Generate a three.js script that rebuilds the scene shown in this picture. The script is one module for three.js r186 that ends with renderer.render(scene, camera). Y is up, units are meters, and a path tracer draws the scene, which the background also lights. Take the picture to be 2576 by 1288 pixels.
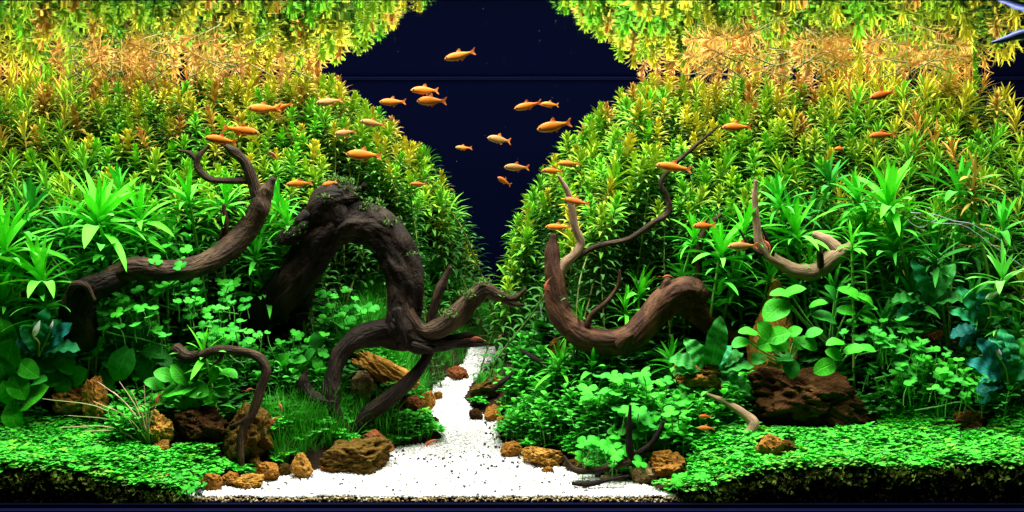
import * as THREE from 'three';
import { mergeGeometries, mergeVertices } from 'three/addons/utils/BufferGeometryUtils.js';
import { ImprovedNoise } from 'three/addons/math/ImprovedNoise.js';

// ---------------------------------------------------------------- camera, light, exposure
const scene = new THREE.Scene();
const CAM_Y = 0.2163, CAM_Z = 1.05, FOC = 3000, CX = 1287.5, CY = 644;      // metres; FOC, CX and CY in a 2575 x 1288 frame
const camera = new THREE.PerspectiveCamera(2 * Math.atan(CY / FOC) * 180 / Math.PI, 2, 0.05, 20);
camera.position.set(0, CAM_Y, CAM_Z);
camera.lookAt(0, CAM_Y, 0);
const renderer = new THREE.WebGLRenderer({ antialias: true });
renderer.toneMapping = THREE.LinearToneMapping;
renderer.toneMappingExposure = 1.0;
renderer.shadowMap.enabled = true;
scene.background = new THREE.Color().setRGB(0.0008, 0.001, 0.0035);
const LIGHT_POWER = 44, WATER_Y = 0.44, BACK_Z = -0.45, HALF_W = 0.72;

// ---------------------------------------------------------------- helpers
let seed = 12345;
const rnd = () => { seed = (seed + 0x6d2b79f5) | 0; let t = Math.imul(seed ^ (seed >>> 15), 1 | seed); t = (t + Math.imul(t ^ (t >>> 7), 61 | t)) ^ t; return ((t ^ (t >>> 14)) >>> 0) / 4294967296; };
const rr = (a, b) => a + (b - a) * rnd();
const pick = (a) => a[Math.floor(rnd() * a.length) % a.length];
const reseed = (n) => { seed = n; };
const noiseMaker = new ImprovedNoise();
const ns = (x, y = 0.37, z = 0.71) => noiseMaker.noise(x, y, z);
const fbm = (x, y, z, o = 4) => { let s = 0, a = 0.5, f = 1; for (let i = 0; i < o; i++) { s += a * ns(x * f + 13.7 * i, y * f + 7.1, z * f + 3.3 * i); a *= 0.5; f *= 2.05; } return s; };
const clamp = THREE.MathUtils.clamp, lerp = THREE.MathUtils.lerp;
const smooth = (a, b, x) => { const t = clamp((x - a) / (b - a), 0, 1); return t * t * (3 - 2 * t); };
const table = (rows, x, c = 1) => {                                          // piecewise linear; the rows' first column rises
  if (x <= rows[0][0]) return rows[0][c];
  for (let i = 1; i < rows.length; i++) if (x <= rows[i][0]) return lerp(rows[i - 1][c], rows[i][c], (x - rows[i - 1][0]) / (rows[i][0] - rows[i - 1][0]));
  return rows[rows.length - 1][c];
};
const V = (x, y, z) => new THREE.Vector3(x, y, z);
const C = (r, g, b) => new THREE.Color().setRGB(r, g, b);
const scaleAt = (z) => FOC / (CAM_Z - z);                                    // frame units per metre at depth z
const at = (px, py, z) => V((px - CX) / scaleAt(z), CAM_Y - (py - CY) / scaleAt(z), z);
const pxOf = (x, z) => CX + x * scaleAt(z), pyOf = (y, z) => CY + (CAM_Y - y) * scaleAt(z);

const taken = {};
function numbered(name) { if (!(name in taken)) { taken[name] = 0; return name; } return `${name}_${String(++taken[name]).padStart(3, '0')}`; }
function tag(o, label, category, group, kind) {
  if (label) o.userData.label = label;
  if (category) o.userData.category = category;
  if (group) o.userData.group = group;
  if (kind) o.userData.kind = kind;
  return o;
}
function thing(name, label, category, group) { const o = new THREE.Group(); o.name = numbered(name); scene.add(o); return tag(o, label, category, group); }
function mesh(name, geo, mat, parent = scene) {
  const m = new THREE.Mesh(geo, mat);
  m.name = parent === scene ? numbered(name) : name;
  m.castShadow = m.receiveShadow = true;
  parent.add(m);
  return m;
}
function copyOf(o, label, group) {
  const c = o.clone();
  c.name = numbered(o.name.replace(/_\d{3}$/, ''));
  scene.add(c);
  c.userData = { ...o.userData };
  if (label) c.userData.label = label;
  if (group) c.userData.group = group;
  return c;
}
const tmpM = new THREE.Matrix4(), tmpQ = new THREE.Quaternion(), tmpE = new THREE.Euler();
const mat4 = (p, e, s = 1) => new THREE.Matrix4().compose(p, tmpQ.setFromEuler(tmpE.set(e[0], e[1], e[2], 'YXZ')), typeof s === 'number' ? V(s, s, s) : s);
function instanced(name, geo, mat, list, parent = scene) {                   // list: [matrix, colour]
  const m = new THREE.InstancedMesh(geo, mat, list.length);
  m.name = parent === scene ? numbered(name) : name;
  list.forEach(([x, c], i) => { m.setMatrixAt(i, x); if (c) m.setColorAt(i, c); });
  m.castShadow = m.receiveShadow = true;
  parent.add(m);
  return m;
}
class MB {                                                                   // collects coloured triangles into one geometry
  constructor() { this.p = []; this.c = []; this.u = []; this.i = []; this.colored = false; }
  get n() { return this.p.length / 3; }
  vert(v, c, u = 0, w = 0) { this.p.push(v.x, v.y, v.z); this.u.push(u, w); if (c) { this.colored = true; this.c.push(c.r, c.g, c.b); } return this.p.length / 3 - 1; }
  tri(a, b, c) { this.i.push(a, b, c); }
  add(g, m, tint) {
    const base = this.n, P = g.attributes.position, K = g.attributes.color, U = g.attributes.uv, v = V(), c = C(1, 1, 1);
    for (let k = 0; k < P.count; k++) {
      v.fromBufferAttribute(P, k); if (m) v.applyMatrix4(m);
      if (K) c.setRGB(K.getX(k), K.getY(k), K.getZ(k)); else c.setRGB(1, 1, 1);
      if (tint) c.multiply(tint);
      this.vert(v, c, U ? U.getX(k) : 0, U ? U.getY(k) : 0);
    }
    const I = g.index; for (let k = 0; k < (I ? I.count : P.count); k++) this.i.push(base + (I ? I.getX(k) : k));
    return this;
  }
  geo() {
    const g = new THREE.BufferGeometry();
    g.setAttribute('position', new THREE.Float32BufferAttribute(this.p, 3));
    g.setAttribute('uv', new THREE.Float32BufferAttribute(this.u, 2));
    if (this.colored) g.setAttribute('color', new THREE.Float32BufferAttribute(this.c, 3));
    g.setIndex(this.i);
    g.computeVertexNormals();
    return g;
  }
}

// a leaf blade from the origin along +x, its upper face to +y
function blade({ L = 0.05, W = 0.008, n = 4, rise = 0.3, droop = 1.2, fold = 0.25, wave = 0, waves = 5, base = 0.12, tip = 0.05, peak = 0.4, twist = 0, notch = 0, c0, c1, cm }) {
  const b = new MB(), v = V();
  let x = 0, y = 0, a = rise;
  const mid = [], step = L / n;
  for (let k = 0; k <= n; k++) { mid.push([x, y, a]); x += Math.cos(a) * step; y += Math.sin(a) * step; a -= droop / n; }
  for (let k = 0; k <= n; k++) {
    const t = k / n;
    const up = Math.pow(t / peak, 0.8), dn = Math.pow((1 - t) / (1 - peak), 0.75);
    let w = W * 0.5 * (t < peak ? base + (1 - base) * Math.sin(up * Math.PI / 2) : tip + (1 - tip) * Math.sin(dn * Math.PI / 2));
    const [mx, my, ma] = mid[k], nx = -Math.sin(ma), ny = Math.cos(ma);
    const col = c0 ? c0.clone().lerp(c1, t) : null, colm = c0 ? (cm ? col.clone().lerp(cm, 0.5) : col) : null;
    const tw = twist * t, wl = wave ? Math.sin(t * waves * 6.283) * wave * W : 0, wr = wave ? Math.sin(t * waves * 6.283 + 1.9) * wave * W : 0;
    const back = notch && k === 0 ? -notch : 0;
    const lift = w * fold;
    b.vert(v.set(mx + nx * (lift + wl) + back, my + ny * (lift + wl) + w * Math.sin(tw), -w * Math.cos(tw)), col, t, 0);
    b.vert(v.set(mx, my, 0), colm, t, 0.5);
    b.vert(v.set(mx + nx * (lift + wr) + back, my + ny * (lift + wr) - w * Math.sin(tw), w * Math.cos(tw)), col, t, 1);
  }
  for (let k = 0; k < n; k++) { const o = k * 3; for (const s of [0, 1]) { b.tri(o + s, o + s + 1, o + s + 3); b.tri(o + s + 1, o + s + 4, o + s + 3); } }
  return b.geo();
}
// a thin tube through points, for stalks and stems
function stalk(pts, r0, r1, sides = 5, c0, c1) {
  const curve = new THREE.CatmullRomCurve3(pts, false, 'centripetal'), N = Math.max(3, pts.length * 3), b = new MB(), v = V();
  const fr = curve.computeFrenetFrames(N, false);
  for (let k = 0; k <= N; k++) {
    const t = k / N, p = curve.getPointAt(t), r = lerp(r0, r1, t), col = c0 ? c0.clone().lerp(c1 || c0, t) : null;
    for (let s = 0; s < sides; s++) { const q = s / sides * 6.2832; b.vert(v.copy(p).addScaledVector(fr.normals[k], Math.cos(q) * r).addScaledVector(fr.binormals[k], Math.sin(q) * r), col, s / sides, t); }
  }
  for (let k = 0; k < N; k++) for (let s = 0; s < sides; s++) { const a = k * sides + s, d = k * sides + (s + 1) % sides; b.tri(a, d, a + sides); b.tri(d, d + sides, a + sides); }
  return b.geo();
}

// ---------------------------------------------------------------- textures
function dataTex(n, f, srgb = false) {
  const d = new Uint8Array(n * n * 4);
  for (let y = 0; y < n; y++) for (let x = 0; x < n; x++) { const c = f(x / n, y / n), o = (y * n + x) * 4; for (let k = 0; k < 3; k++) d[o + k] = clamp(Math.round((c.length ? c[k] : c) * 255), 0, 255); d[o + 3] = 255; }
  const t = new THREE.DataTexture(d, n, n);
  t.wrapS = t.wrapT = THREE.RepeatWrapping; t.magFilter = THREE.LinearFilter; t.minFilter = THREE.LinearMipmapLinearFilter;
  if (srgb) t.colorSpace = THREE.SRGBColorSpace;
  t.needsUpdate = true;
  return t;
}
const circ = (u, k) => [Math.cos(u * 6.2832) * k, Math.sin(u * 6.2832) * k];
const grainHeight = (u, v) => {                                              // u round the branch, v along it
  const [a, b] = circ(u, 3.2), [e, f] = circ(v, 0.9);
  const wob = ns(a * 0.4 + 5, b * 0.4, e * 2.5) * 0.5;
  let h = 0.5 + 0.42 * ns(a * 2.4 + wob, b * 2.4, e + f * 0.7) + 0.3 * ns(a * 6 + wob * 2, b * 6, e * 2.2 + f) + 0.15 * ns(a * 13, b * 13, e * 5 - f * 3);
  const pit = ns(a * 1.5 + 9, b * 1.5, e * 4 + f * 4); if (pit > 0.42) h -= (pit - 0.42) * 1.6;
  return clamp(h, 0, 1);
};
const woodBump = dataTex(384, grainHeight);
const barkHeight = (u, v) => {
  const [a, b] = circ(u, 1.5), [e, f] = circ(v, 1.6), w = fbm(a + 2, b + e, f + 1, 3);
  const streak = ns(a * 4 + w, b * 4, e * 0.7 + f * 0.7), flake = fbm(a * 2.2 + 5, b * 2.2 + e * 1.6, f * 1.6, 4), crack = Math.abs(ns(a * 2.2 + w * 1.6, b * 2.2, e * 1.1 + 7));
  return clamp(0.55 + 0.5 * flake + 0.4 * streak - 0.22 * smooth(0.06, 0, crack), 0, 1);
};
const barkBump = dataTex(512, barkHeight);
const barkTint = dataTex(512, (u, v) => { const h = barkHeight(u, v), [a, b] = circ(u, 0.8), [e, f] = circ(v, 0.9), p = smooth(-0.1, 0.35, fbm(a + 3, b + e, f, 4)); const k = 0.35 + 0.4 * h + 0.25 * p; return [k, k * (0.95 + 0.04 * p), k * (0.9 + 0.06 * p)]; }, true);
const woodTint = dataTex(384, (u, v) => { const h = grainHeight(u, v), [a, b] = circ(u, 1.1), [e, f] = circ(v, 1.3), p = 0.5 + 0.5 * fbm(a + 3, b + e, f, 3); const k = 0.55 + 0.45 * h; return [k * (0.8 + 0.3 * p), k * (0.78 + 0.28 * p), k * (0.74 + 0.26 * p)]; }, true);
const roughBump = dataTex(256, (u, v) => { const [a, b] = circ(u, 2), [e, f] = circ(v, 2); return 0.5 + 0.45 * fbm(a * 2 + e, b * 2, f * 2 + 4, 4) + 0.25 * ns(a * 7, b * 7 + e * 7, f * 7); });
const leafTint = dataTex(256, (u, v) => { const side = Math.abs(v - 0.5), w = Math.abs(((u * 9 - side * 5) % 1 + 1) % 1 - 0.5), vein = Math.max(smooth(0.1, 0, w) * 0.5, smooth(0.035, 0.01, side)), [a, b] = circ(u, 1), [e, f] = circ(v, 1), m = fbm(a * 1.6 + e, b * 1.6, f * 1.6, 4), sp = smooth(0.32, 0.45, ns(a * 4 + 3, b * 4 + e * 4, f * 4)); const k = 0.8 + 0.28 * m + 0.16 * vein; return [k * (1 + 0.1 * vein + 0.25 * sp), k * (1 - 0.12 * sp), k * (1 - 0.2 * sp)]; }, true);
const leafBump = dataTex(128, (u, v) => { const side = Math.abs(v - 0.5), w = Math.abs(((u * 9 - side * 5) % 1 + 1) % 1 - 0.5); return 0.75 - 0.4 * smooth(0.12, 0, w) - 0.5 * smooth(0.05, 0, side); });

// ---------------------------------------------------------------- materials
const leafMat = (name, { color = C(1, 1, 1), rough = 0.55, through = 0.35, vertex = true, bump } = {}) => {
  const m = new THREE.MeshPhysicalMaterial({ color, roughness: rough, transmission: through, thickness: 0, side: THREE.DoubleSide, vertexColors: vertex, ior: 1.3, specularIntensity: 0.35 });
  m.name = name; if (bump) { m.bumpMap = leafBump; m.map = leafTint; m.bumpScale = bump; } return m;
};
const std = (name, color, roughness = 0.8, extra = {}) => { const m = new THREE.MeshStandardMaterial({ color, roughness, ...extra }); m.name = name; return m; };
const matt = (name, color, extra = {}) => { const m = new THREE.MeshPhysicalMaterial({ color, roughness: 1, specularIntensity: 0.05, ...extra }); m.name = name; return m; };
const M = {
  leaf: leafMat('leaf', { rough: 0.6, through: 0.35 }),
  broad: leafMat('broad_leaf', { rough: 0.45, through: 0.2, bump: 0.0004 }),
  stem: std('plant_stem', C(1, 1, 1), 0.7, { vertexColors: true }),
  soil: matt('soil', C(0.02, 0.012, 0.007), { bumpMap: roughBump, bumpScale: 0.002 }),
  sand: std('sand', C(0.6, 0.58, 0.52), 0.9, { bumpMap: roughBump, bumpScale: 0.001 }),
  grain: std('grain', C(1, 1, 1), 0.75),
  rock: matt('rock', C(1, 1, 1), { vertexColors: true, bumpMap: roughBump, bumpScale: 0.004 }),
  fish: new THREE.MeshPhysicalMaterial({ color: C(1, 1, 1), roughness: 0.55, vertexColors: true, specularIntensity: 0.25 }),
  fin: leafMat('fin', { color: C(0.85, 0.34, 0.07), rough: 0.6, through: 0.5, vertex: false }),
  eye: std('eye', C(0.01, 0.01, 0.012), 0.2),
  shrimp: leafMat('shrimp_shell', { color: C(0.42, 0.1, 0.04), rough: 0.5, through: 0.2, vertex: false }),
  root: std('root', C(0.34, 0.4, 0.4), 0.7),
  moss: leafMat('moss', { rough: 0.9, through: 0.2 }),
  trim: matt('dark_trim', C(0.0015, 0.002, 0.012)),
  back: matt('back_panel', C(0.0007, 0.0011, 0.006), { specularIntensity: 0 }),
};
M.fish.name = 'fish_skin';
const barkMat = (name, c, bump = 0.0022) => matt(name, c, { map: barkTint, bumpMap: barkBump, bumpScale: bump, specularIntensity: 0.25, roughness: 0.75 });
const woodMat = (name, c, bump = 0.0007) => matt(name, c, { map: woodTint, bumpMap: woodBump, bumpScale: bump });
M.darkWood = barkMat('dark_driftwood', C(0.03, 0.017, 0.008));
M.brownWood = barkMat('brown_driftwood', C(0.135, 0.06, 0.027), 0.0012);
M.paleWood = woodMat('pale_driftwood', C(0.5, 0.34, 0.22));
M.greyWood = barkMat('grey_driftwood', C(0.095, 0.056, 0.027), 0.0018);

// ---------------------------------------------------------------- terrain
//            depth  path left  path right  sand height
const PATH = [[-0.45, 1228, 1229, 0.148], [-0.395, 1224, 1230, 0.13], [-0.375, 1198, 1258, 0.112], [-0.36, 1190, 1261, 0.105], [-0.33, 1180, 1228, 0.09], [-0.305, 1140, 1193, 0.077], [-0.285, 1102, 1174, 0.068], [-0.265, 1090, 1160, 0.0595], [-0.24, 1082, 1178, 0.05], [-0.21, 1103, 1240, 0.039], [-0.17, 1120, 1250, 0.0275], [-0.15, 1010, 1265, 0.022], [-0.1, 860, 1400, 0.0125], [-0.06, 640, 1560, 0.007], [0, 480, 1700, 0.004]];
const HILL = [[-0.45, 0.2], [-0.36, 0.185], [-0.3, 0.165], [-0.25, 0.138], [-0.2, 0.105], [-0.15, 0.072], [-0.1, 0.046], [-0.05, 0.032], [0, 0.023]];
const edge = (z, c) => (table(PATH, z, c) - CX) / scaleAt(z);
function offPath(x, z) { const w = 0.006 * ns(z * 40, x * 8), l = edge(z, 1) + w, r = edge(z, 2) + w; return Math.max(l - x, x - r); }   // metres outside the sand, negative on it
function terrain(x, z) {
  const sand = table(PATH, z, 3) + 0.0016 * fbm(x * 16, z * 16, 4, 2), hill = table(HILL, z) + 0.006 * fbm(x * 9, z * 9, 1.7, 3) + (x > 0 ? 0.003 : 0);
  const d = offPath(x, z);
  return lerp(sand, hill, smooth(-0.005, lerp(z > -0.1 ? 0.13 : 0.075, 0.16, (x > edge(z, 2) ? 1 : 0) * smooth(-0.16, -0.22, z)), d)) + 0.0012 * ns(x * 60, z * 60);
}
function ground(px, py) {                                                    // where the sight line through a frame point meets the ground
  for (let z = 0; z > BACK_Z; z -= 0.002) { const p = at(px, py, z); if (p.y <= terrain(p.x, z)) return p.setY(terrain(p.x, z)); }
  const p = at(px, py, BACK_Z + 0.02); return p.setY(terrain(p.x, p.z));
}
const setOn = (px, z) => { const x = (px - CX) / scaleAt(z); return V(x, terrain(x, z), z); };
function sheet(x0, x1, z0, z1, nx, nz, f, keep) {
  const b = new MB(), idx = [];
  for (let j = 0; j <= nz; j++) for (let i = 0; i <= nx; i++) { const x = lerp(x0, x1, i / nx), z = lerp(z0, z1, j / nz); idx.push(b.vert(V(x, f(x, z), z), null, x / 0.05, z / 0.05)); }
  for (let j = 0; j < nz; j++) for (let i = 0; i < nx; i++) {
    const a = j * (nx + 1) + i;
    if (keep && !keep(lerp(x0, x1, (i + 0.5) / nx), lerp(z0, z1, (j + 0.5) / nz))) continue;
    b.tri(a, a + nx + 1, a + 1); b.tri(a + 1, a + nx + 1, a + nx + 2);
  }
  return b;
}
{
  const b = sheet(-HALF_W + 0.004, HALF_W - 0.004, BACK_Z + 0.002, 0, 220, 80, (x, z) => terrain(x, z) - 0.004 * smooth(0.01, -0.01, offPath(x, z)));
  const N = 220, front = [];
  for (let i = 0; i <= N; i++) { const x = lerp(-HALF_W + 0.004, HALF_W - 0.004, i / N); front.push(b.vert(V(x, terrain(x, 0) - 0.004 * smooth(0.01, -0.01, offPath(x, 0)), 0), null, x / 0.05, 0), b.vert(V(x, 0, 0), null, x / 0.05, 0.4)); }
  for (let i = 0; i < N; i++) { const a = front[2 * i], c = front[2 * i + 1], d = front[2 * i + 2], e = front[2 * i + 3]; b.tri(a, c, d); b.tri(d, c, e); }
  tag(mesh('soil', b.geo(), M.soil), 'dark aquarium soil banked up on both sides of the white path', null, null, 'structure');
  const s = sheet(-0.32, 0.2, -0.368, -0.0005, 260, 215, terrain, (x, z) => offPath(x, z) < 0.004);
  tag(mesh('sand', s.geo(), M.sand), 'white sand path winding back between the planted banks', null, null, 'structure');
}

// ---------------------------------------------------------------- the tank
{
  const t = thing('fish_tank', 'wide rimless planted aquarium with a dark blue back wall', 'aquarium');
  const box = (n, x, y, z, px, py, pz, m) => mesh(n, new THREE.BoxGeometry(x, y, z).translate(px, py, pz), m, t);
  const glass = new THREE.MeshPhysicalMaterial({ color: C(0.97, 0.99, 1), roughness: 0.0, transmission: 1, thickness: 0, ior: 1.1 }); glass.name = 'glass';
  box('back_panel', HALF_W * 2, 0.46, 0.006, 0, 0.228, BACK_Z - 0.004, M.back);
  box('bottom_panel', HALF_W * 2, 0.006, 0.465, 0, -0.0035, -0.2235, M.trim);
  box('bottom_trim', HALF_W * 2 + 0.02, 0.03, 0.012, 0, -0.0185, 0.0165, M.trim);
  for (const s of [-1, 1]) mesh('side_pane', new THREE.PlaneGeometry(0.45, 0.46).rotateY(-s * Math.PI / 2).translate(s * HALF_W, 0.23, -0.225), glass, t);
  mesh('front_pane', new THREE.PlaneGeometry(HALF_W * 2, 0.46).translate(0, 0.23, 0.006), glass, t);
  mesh('waterline_seam', new THREE.BoxGeometry(HALF_W * 2, 0.0007, 0.0006).translate(0, WATER_Y - 0.0012, BACK_Z + 0.0002), matt('seam', C(0.0018, 0.003, 0.014)), t);
  // the still water surface, seen from below: it mirrors the plants and lets the lamp's light through
  const w = sheet(-HALF_W, HALF_W, BACK_Z - 0.003, 0.0055, 300, 130, (x, z) => WATER_Y + 0.0002 * fbm(x * 20, z * 20, 0.4, 2) + 0.000025 * ns(x * 90, z * 130));
  w.i.reverse();
  const wm = new THREE.MeshPhysicalMaterial({ color: C(0.93, 0.97, 1), roughness: 0.028, transmission: 1, thickness: 0, ior: 1 / 1.33, side: THREE.DoubleSide }); wm.name = 'water_surface';
  tag(mesh('water', w.geo(), wm), 'still water surface mirroring the plants below it', null, null, 'structure');
  const lamp = thing('aquarium_lamp', 'long flat lamp hanging over the tank', 'lamp');
  mesh('housing', new THREE.BoxGeometry(1.34, 0.02, 0.6).translate(0, 1.22, -0.08), M.trim, lamp);
  mesh('diffuser', new THREE.PlaneGeometry(1.3, 0.56).rotateX(Math.PI / 2).translate(0, 1.2095, -0.08), std('diffuser', C(0.8, 0.8, 0.8), 0.6, { emissive: C(1, 1, 1), emissiveIntensity: 1 }), lamp);
  const l = new THREE.RectAreaLight(C(1, 0.98, 0.92), LIGHT_POWER, 1.3, 0.56);
  l.position.set(0, 1.205, -0.08); l.lookAt(0, 0, -0.08); l.name = 'lamp_light';
  scene.add(l);
}

// ---------------------------------------------------------------- rocks
const ROCK_TONES = {
  ochre: [C(0.46, 0.19, 0.03), C(0.2, 0.07, 0.012), C(0.6, 0.32, 0.08)],
  gold: [C(0.52, 0.25, 0.04), C(0.24, 0.09, 0.014), C(0.66, 0.4, 0.1)],
  red: [C(0.26, 0.08, 0.025), C(0.12, 0.035, 0.012), C(0.36, 0.15, 0.04)],
  dark: [C(0.045, 0.02, 0.006), C(0.018, 0.009, 0.004), C(0.13, 0.065, 0.015)],
  mossy: [C(0.1, 0.055, 0.01), C(0.035, 0.04, 0.006), C(0.28, 0.13, 0.025)],
  pale: [C(0.6, 0.38, 0.16), C(0.26, 0.12, 0.04), C(0.72, 0.55, 0.32)],
};
function rockGeo(s, tone, { detail = 13, strata = 0.06, peak = 0, bump = 0.22 } = {}) {
  let g = new THREE.IcosahedronGeometry(1, detail); g.deleteAttribute('uv'); g.deleteAttribute('normal'); g = mergeVertices(g, 1e-4);
  const P = g.attributes.position, v = V(), col = [], uv = [], T = ROCK_TONES[tone], c = C(0, 0, 0);
  const cuts = []; for (let k = 0; k < 11; k++) { const y = 1 - 2 * ((k + 0.5) / 11), a = k * 2.4 + s * 7; cuts.push([V(Math.cos(a) * Math.sqrt(1 - y * y), y + 0.2 * Math.sin(s * 9 + k), Math.sin(a) * Math.sqrt(1 - y * y)).normalize(), 0.6 + 0.28 * Math.abs(Math.sin(s * 5 + k * 1.7))]); }
  for (let i = 0; i < P.count; i++) {
    v.fromBufferAttribute(P, i);
    const m = Math.max(Math.abs(v.x), Math.abs(v.y), Math.abs(v.z)); v.multiplyScalar(lerp(1, 0.85 / m, 0.25));
    for (const [n, d] of cuts) { const over = v.dot(n) - d; if (over > 0) v.addScaledVector(n, -over * 0.92); }      // broken faces
    const n1 = fbm(v.x * 1.1 + s, v.y * 1.1, v.z * 1.1 + s * 3, 3), n2 = fbm(v.x * 3.2 + s * 2, v.y * 4.2, v.z * 3.2, 4);
    let k = 1 + bump * 1.5 * n1 + bump * (0.3 - Math.abs(n2) * 2.2) * 0.8;
    const layer = (v.y * 0.9 + v.x * 0.3 + 0.6 * n1 + 0.12 * n2) * 4 + s; k += strata * (0.55 + 0.9 * ns(v.x * 1.7 + s, v.y * 1.2, v.z * 1.7 + 8)) * (Math.abs((layer % 1 + 1) % 1 - 0.5) * 2 - 0.5);
    const pit = ns(v.x * 2.7 + s, v.y * 2.7 + 4, v.z * 2.7); if (pit > 0.22) k -= (pit - 0.22) * 0.6;
    v.multiplyScalar(k);
    if (peak) { const q = 1 - peak * clamp((v.y + 0.2) * 0.55, 0, 0.9); v.x = v.x * q + 0.22 * peak * v.y; v.z *= q; }
    P.setXYZ(i, v.x, v.y, v.z);
    const f = 0.5 + 1.1 * fbm(v.x * 2.6 + s * 5, v.y * 5 + 2, v.z * 2.6, 4), d = 0.5 + 1.2 * fbm(v.x * 7 + s, v.y * 9, v.z * 7, 3);
    c.copy(T[0]).lerp(T[1], smooth(0.45, 0.9, f)).lerp(T[2], smooth(0.6, 1, d) * 0.8);
    col.push(c.r, c.g, c.b); uv.push(v.x * 0.9 + v.z * 0.6, v.y * 0.9 + v.z * 0.5);
  }
  g.setAttribute('color', new THREE.Float32BufferAttribute(col, 3));
  g.setAttribute('uv', new THREE.Float32BufferAttribute(uv, 2));
  g.computeVertexNormals();
  return g;
}
let rockSeed = 1.7;
const STONES = [];
// a stone whose outline in the frame is about w x h, standing with its foot at (px, py)
function rock(label, px, py, w, h, tone, { z, turn = 0, lean = 0, deep = 0.8, detail, strata, peak, bump } = {}) {
  rockSeed += 2.37;
  const foot = z === undefined ? ground(px, py) : at(px, py, z), s = 1 / scaleAt(foot.z);
  const o = mesh('rock', rockGeo(rockSeed, tone, { detail: detail ?? (w > 70 ? 26 : 14), strata, peak, bump }), M.rock);
  o.position.set(foot.x, foot.y + h * s * 0.42, foot.z - w * s * deep * 0.25);
  o.rotation.set(0, turn, lean, 'ZYX');
  o.scale.set(w * s * 0.5, h * s * 0.56, w * s * 0.5 * deep);
  STONES.push([px - w * 0.5, px + w * 0.5, py - h * 0.75, py, foot.z]);
  return tag(o, label, 'rock');
}
rock('ochre rock with a tall knob beside the broad leaves at left', 185, 1056, 165, 85, 'ochre', { peak: 0.2, strata: 0.08 });
{ const k = rock('upright ochre stone behind the withered grass at left', 234, 1046, 76, 104, 'ochre', { z: -0.1, peak: 0.35 }); k.rotation.z = 0.12; }
rock('ochre pitted rock right behind the withered grass clump', 385, 1130, 92, 100, 'gold', { strata: 0.1, lean: -0.2 });
rock('small ochre rock under the pitted rock at left', 405, 1148, 50, 40, 'gold');
rock('large dark mossy boulder behind the thin hooked twig', 612, 1170, 150, 150, 'mossy', { deep: 1 });
rock('dark boulder in the shade left of the hooked twig', 500, 1125, 150, 110, 'dark', { deep: 0.9 });
rock('broad mossy brown rock at the left bend of the sand', 895, 1190, 190, 88, 'mossy', { strata: 0.1 });
rock('smooth reddish brown rock on top of the mossy one', 945, 1142, 96, 58, 'red', { z: -0.105, lean: -0.35, strata: 0.02 });
rock('flat ochre stone at the foot of the mossy rock', 842, 1192, 76, 30, 'ochre');
rock('long layered ochre slab leaning behind the arched wood', 962, 965, 205, 66, 'gold', { lean: -0.5, strata: 0.14, deep: 0.5, bump: 0.16 });
rock('pale rolled rock with a dark hollow under the slab', 908, 996, 72, 62, 'pale', { lean: -0.5 });
rock('upright ochre stone left of the narrow path', 1072, 1040, 44, 62, 'ochre');
rock('small reddish ochre stone beside the narrow path', 1035, 1036, 56, 42, 'red');
rock('brown stone in the grass by the upper path', 1150, 958, 62, 34, 'red');
rock('ochre pebble at the left edge of the middle path', 1100, 1008, 26, 22, 'ochre');
rock('dark pebble on the left sand edge of the path', 1094, 1066, 20, 16, 'dark');
rock('blocky ochre stone at the left tip of the white sand', 528, 1238, 62, 50, 'ochre');
rock('square ochre stone second from the left tip of sand', 580, 1226, 52, 38, 'ochre');
rock('yellow wrinkled stone at the front edge of the sand', 624, 1232, 84, 38, 'gold', { strata: 0.12 });
rock('ochre stone with a dark side behind the yellow one', 668, 1214, 66, 54, 'ochre');
rock('small ochre stone at the foot of the hooked twig', 640, 1180, 34, 34, 'gold');
rock('dark little stone between the ochre ones on the left', 716, 1200, 42, 34, 'mossy');
rock('pointed ochre stone left of the broad mossy rock', 757, 1206, 62, 66, 'gold', { peak: 0.3 });
rock('ochre stone under the clover by the right sand edge', 1288, 1152, 58, 42, 'ochre');
rock('long ochre rock at the right bend of the sand', 1366, 1176, 116, 54, 'gold', { strata: 0.08 });
rock('dark ochre stone behind the curved front twig', 1452, 1190, 64, 40, 'mossy');
rock('small tan stone at the sand edge beside black gravel', 1376, 1192, 34, 18, 'ochre');
rock('big rounded ochre rock at the right end of the sand', 1684, 1206, 106, 70, 'ochre', { strata: 0.05 });
rock('curled tan rock left of the big rounded one', 1622, 1218, 74, 52, 'pale', { lean: -0.3 });
rock('small tan stone at the right tip of the sand', 1690, 1228, 36, 20, 'ochre');
rock('thin flat tan stone lying on the right sand', 1548, 1212, 80, 16, 'pale');
rock('mossy yellow brown slab right of the middle path', 1222, 1008, 112, 44, 'mossy', { lean: 0.25, strata: 0.1 });
rock('small ochre stone on top of the yellow brown slab', 1250, 970, 50, 26, 'ochre');
rock('brown stone at the top end of the sand path', 1290, 892, 34, 24, 'red');
rock('dark round stone at the right edge of the middle path', 1195, 1058, 38, 30, 'dark');
rock('ochre lumpy stone beside the dark round stone', 1240, 1062, 46, 42, 'ochre');
rock('yellow stone lowest beside the middle path', 1262, 1074, 36, 28, 'gold');
rock('huge dark slab of rock under the right broad leaves', 2050, 1085, 330, 165, 'dark', { deep: 0.55, strata: 0.12, lean: -0.12 });
rock('dark brown rock at the right end of the huge slab', 2150, 1070, 140, 120, 'dark', { z: -0.15, lean: -0.5, deep: 0.6 });
rock('ochre rock below the ruffled plant right of centre', 1762, 985, 132, 82, 'ochre', { z: -0.1 });
rock('upright ochre rock with a flat face behind the right broad leaves', 1950, 960, 140, 262, 'gold', { z: -0.155, peak: 0.3, strata: 0.03, deep: 0.5 });
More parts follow.
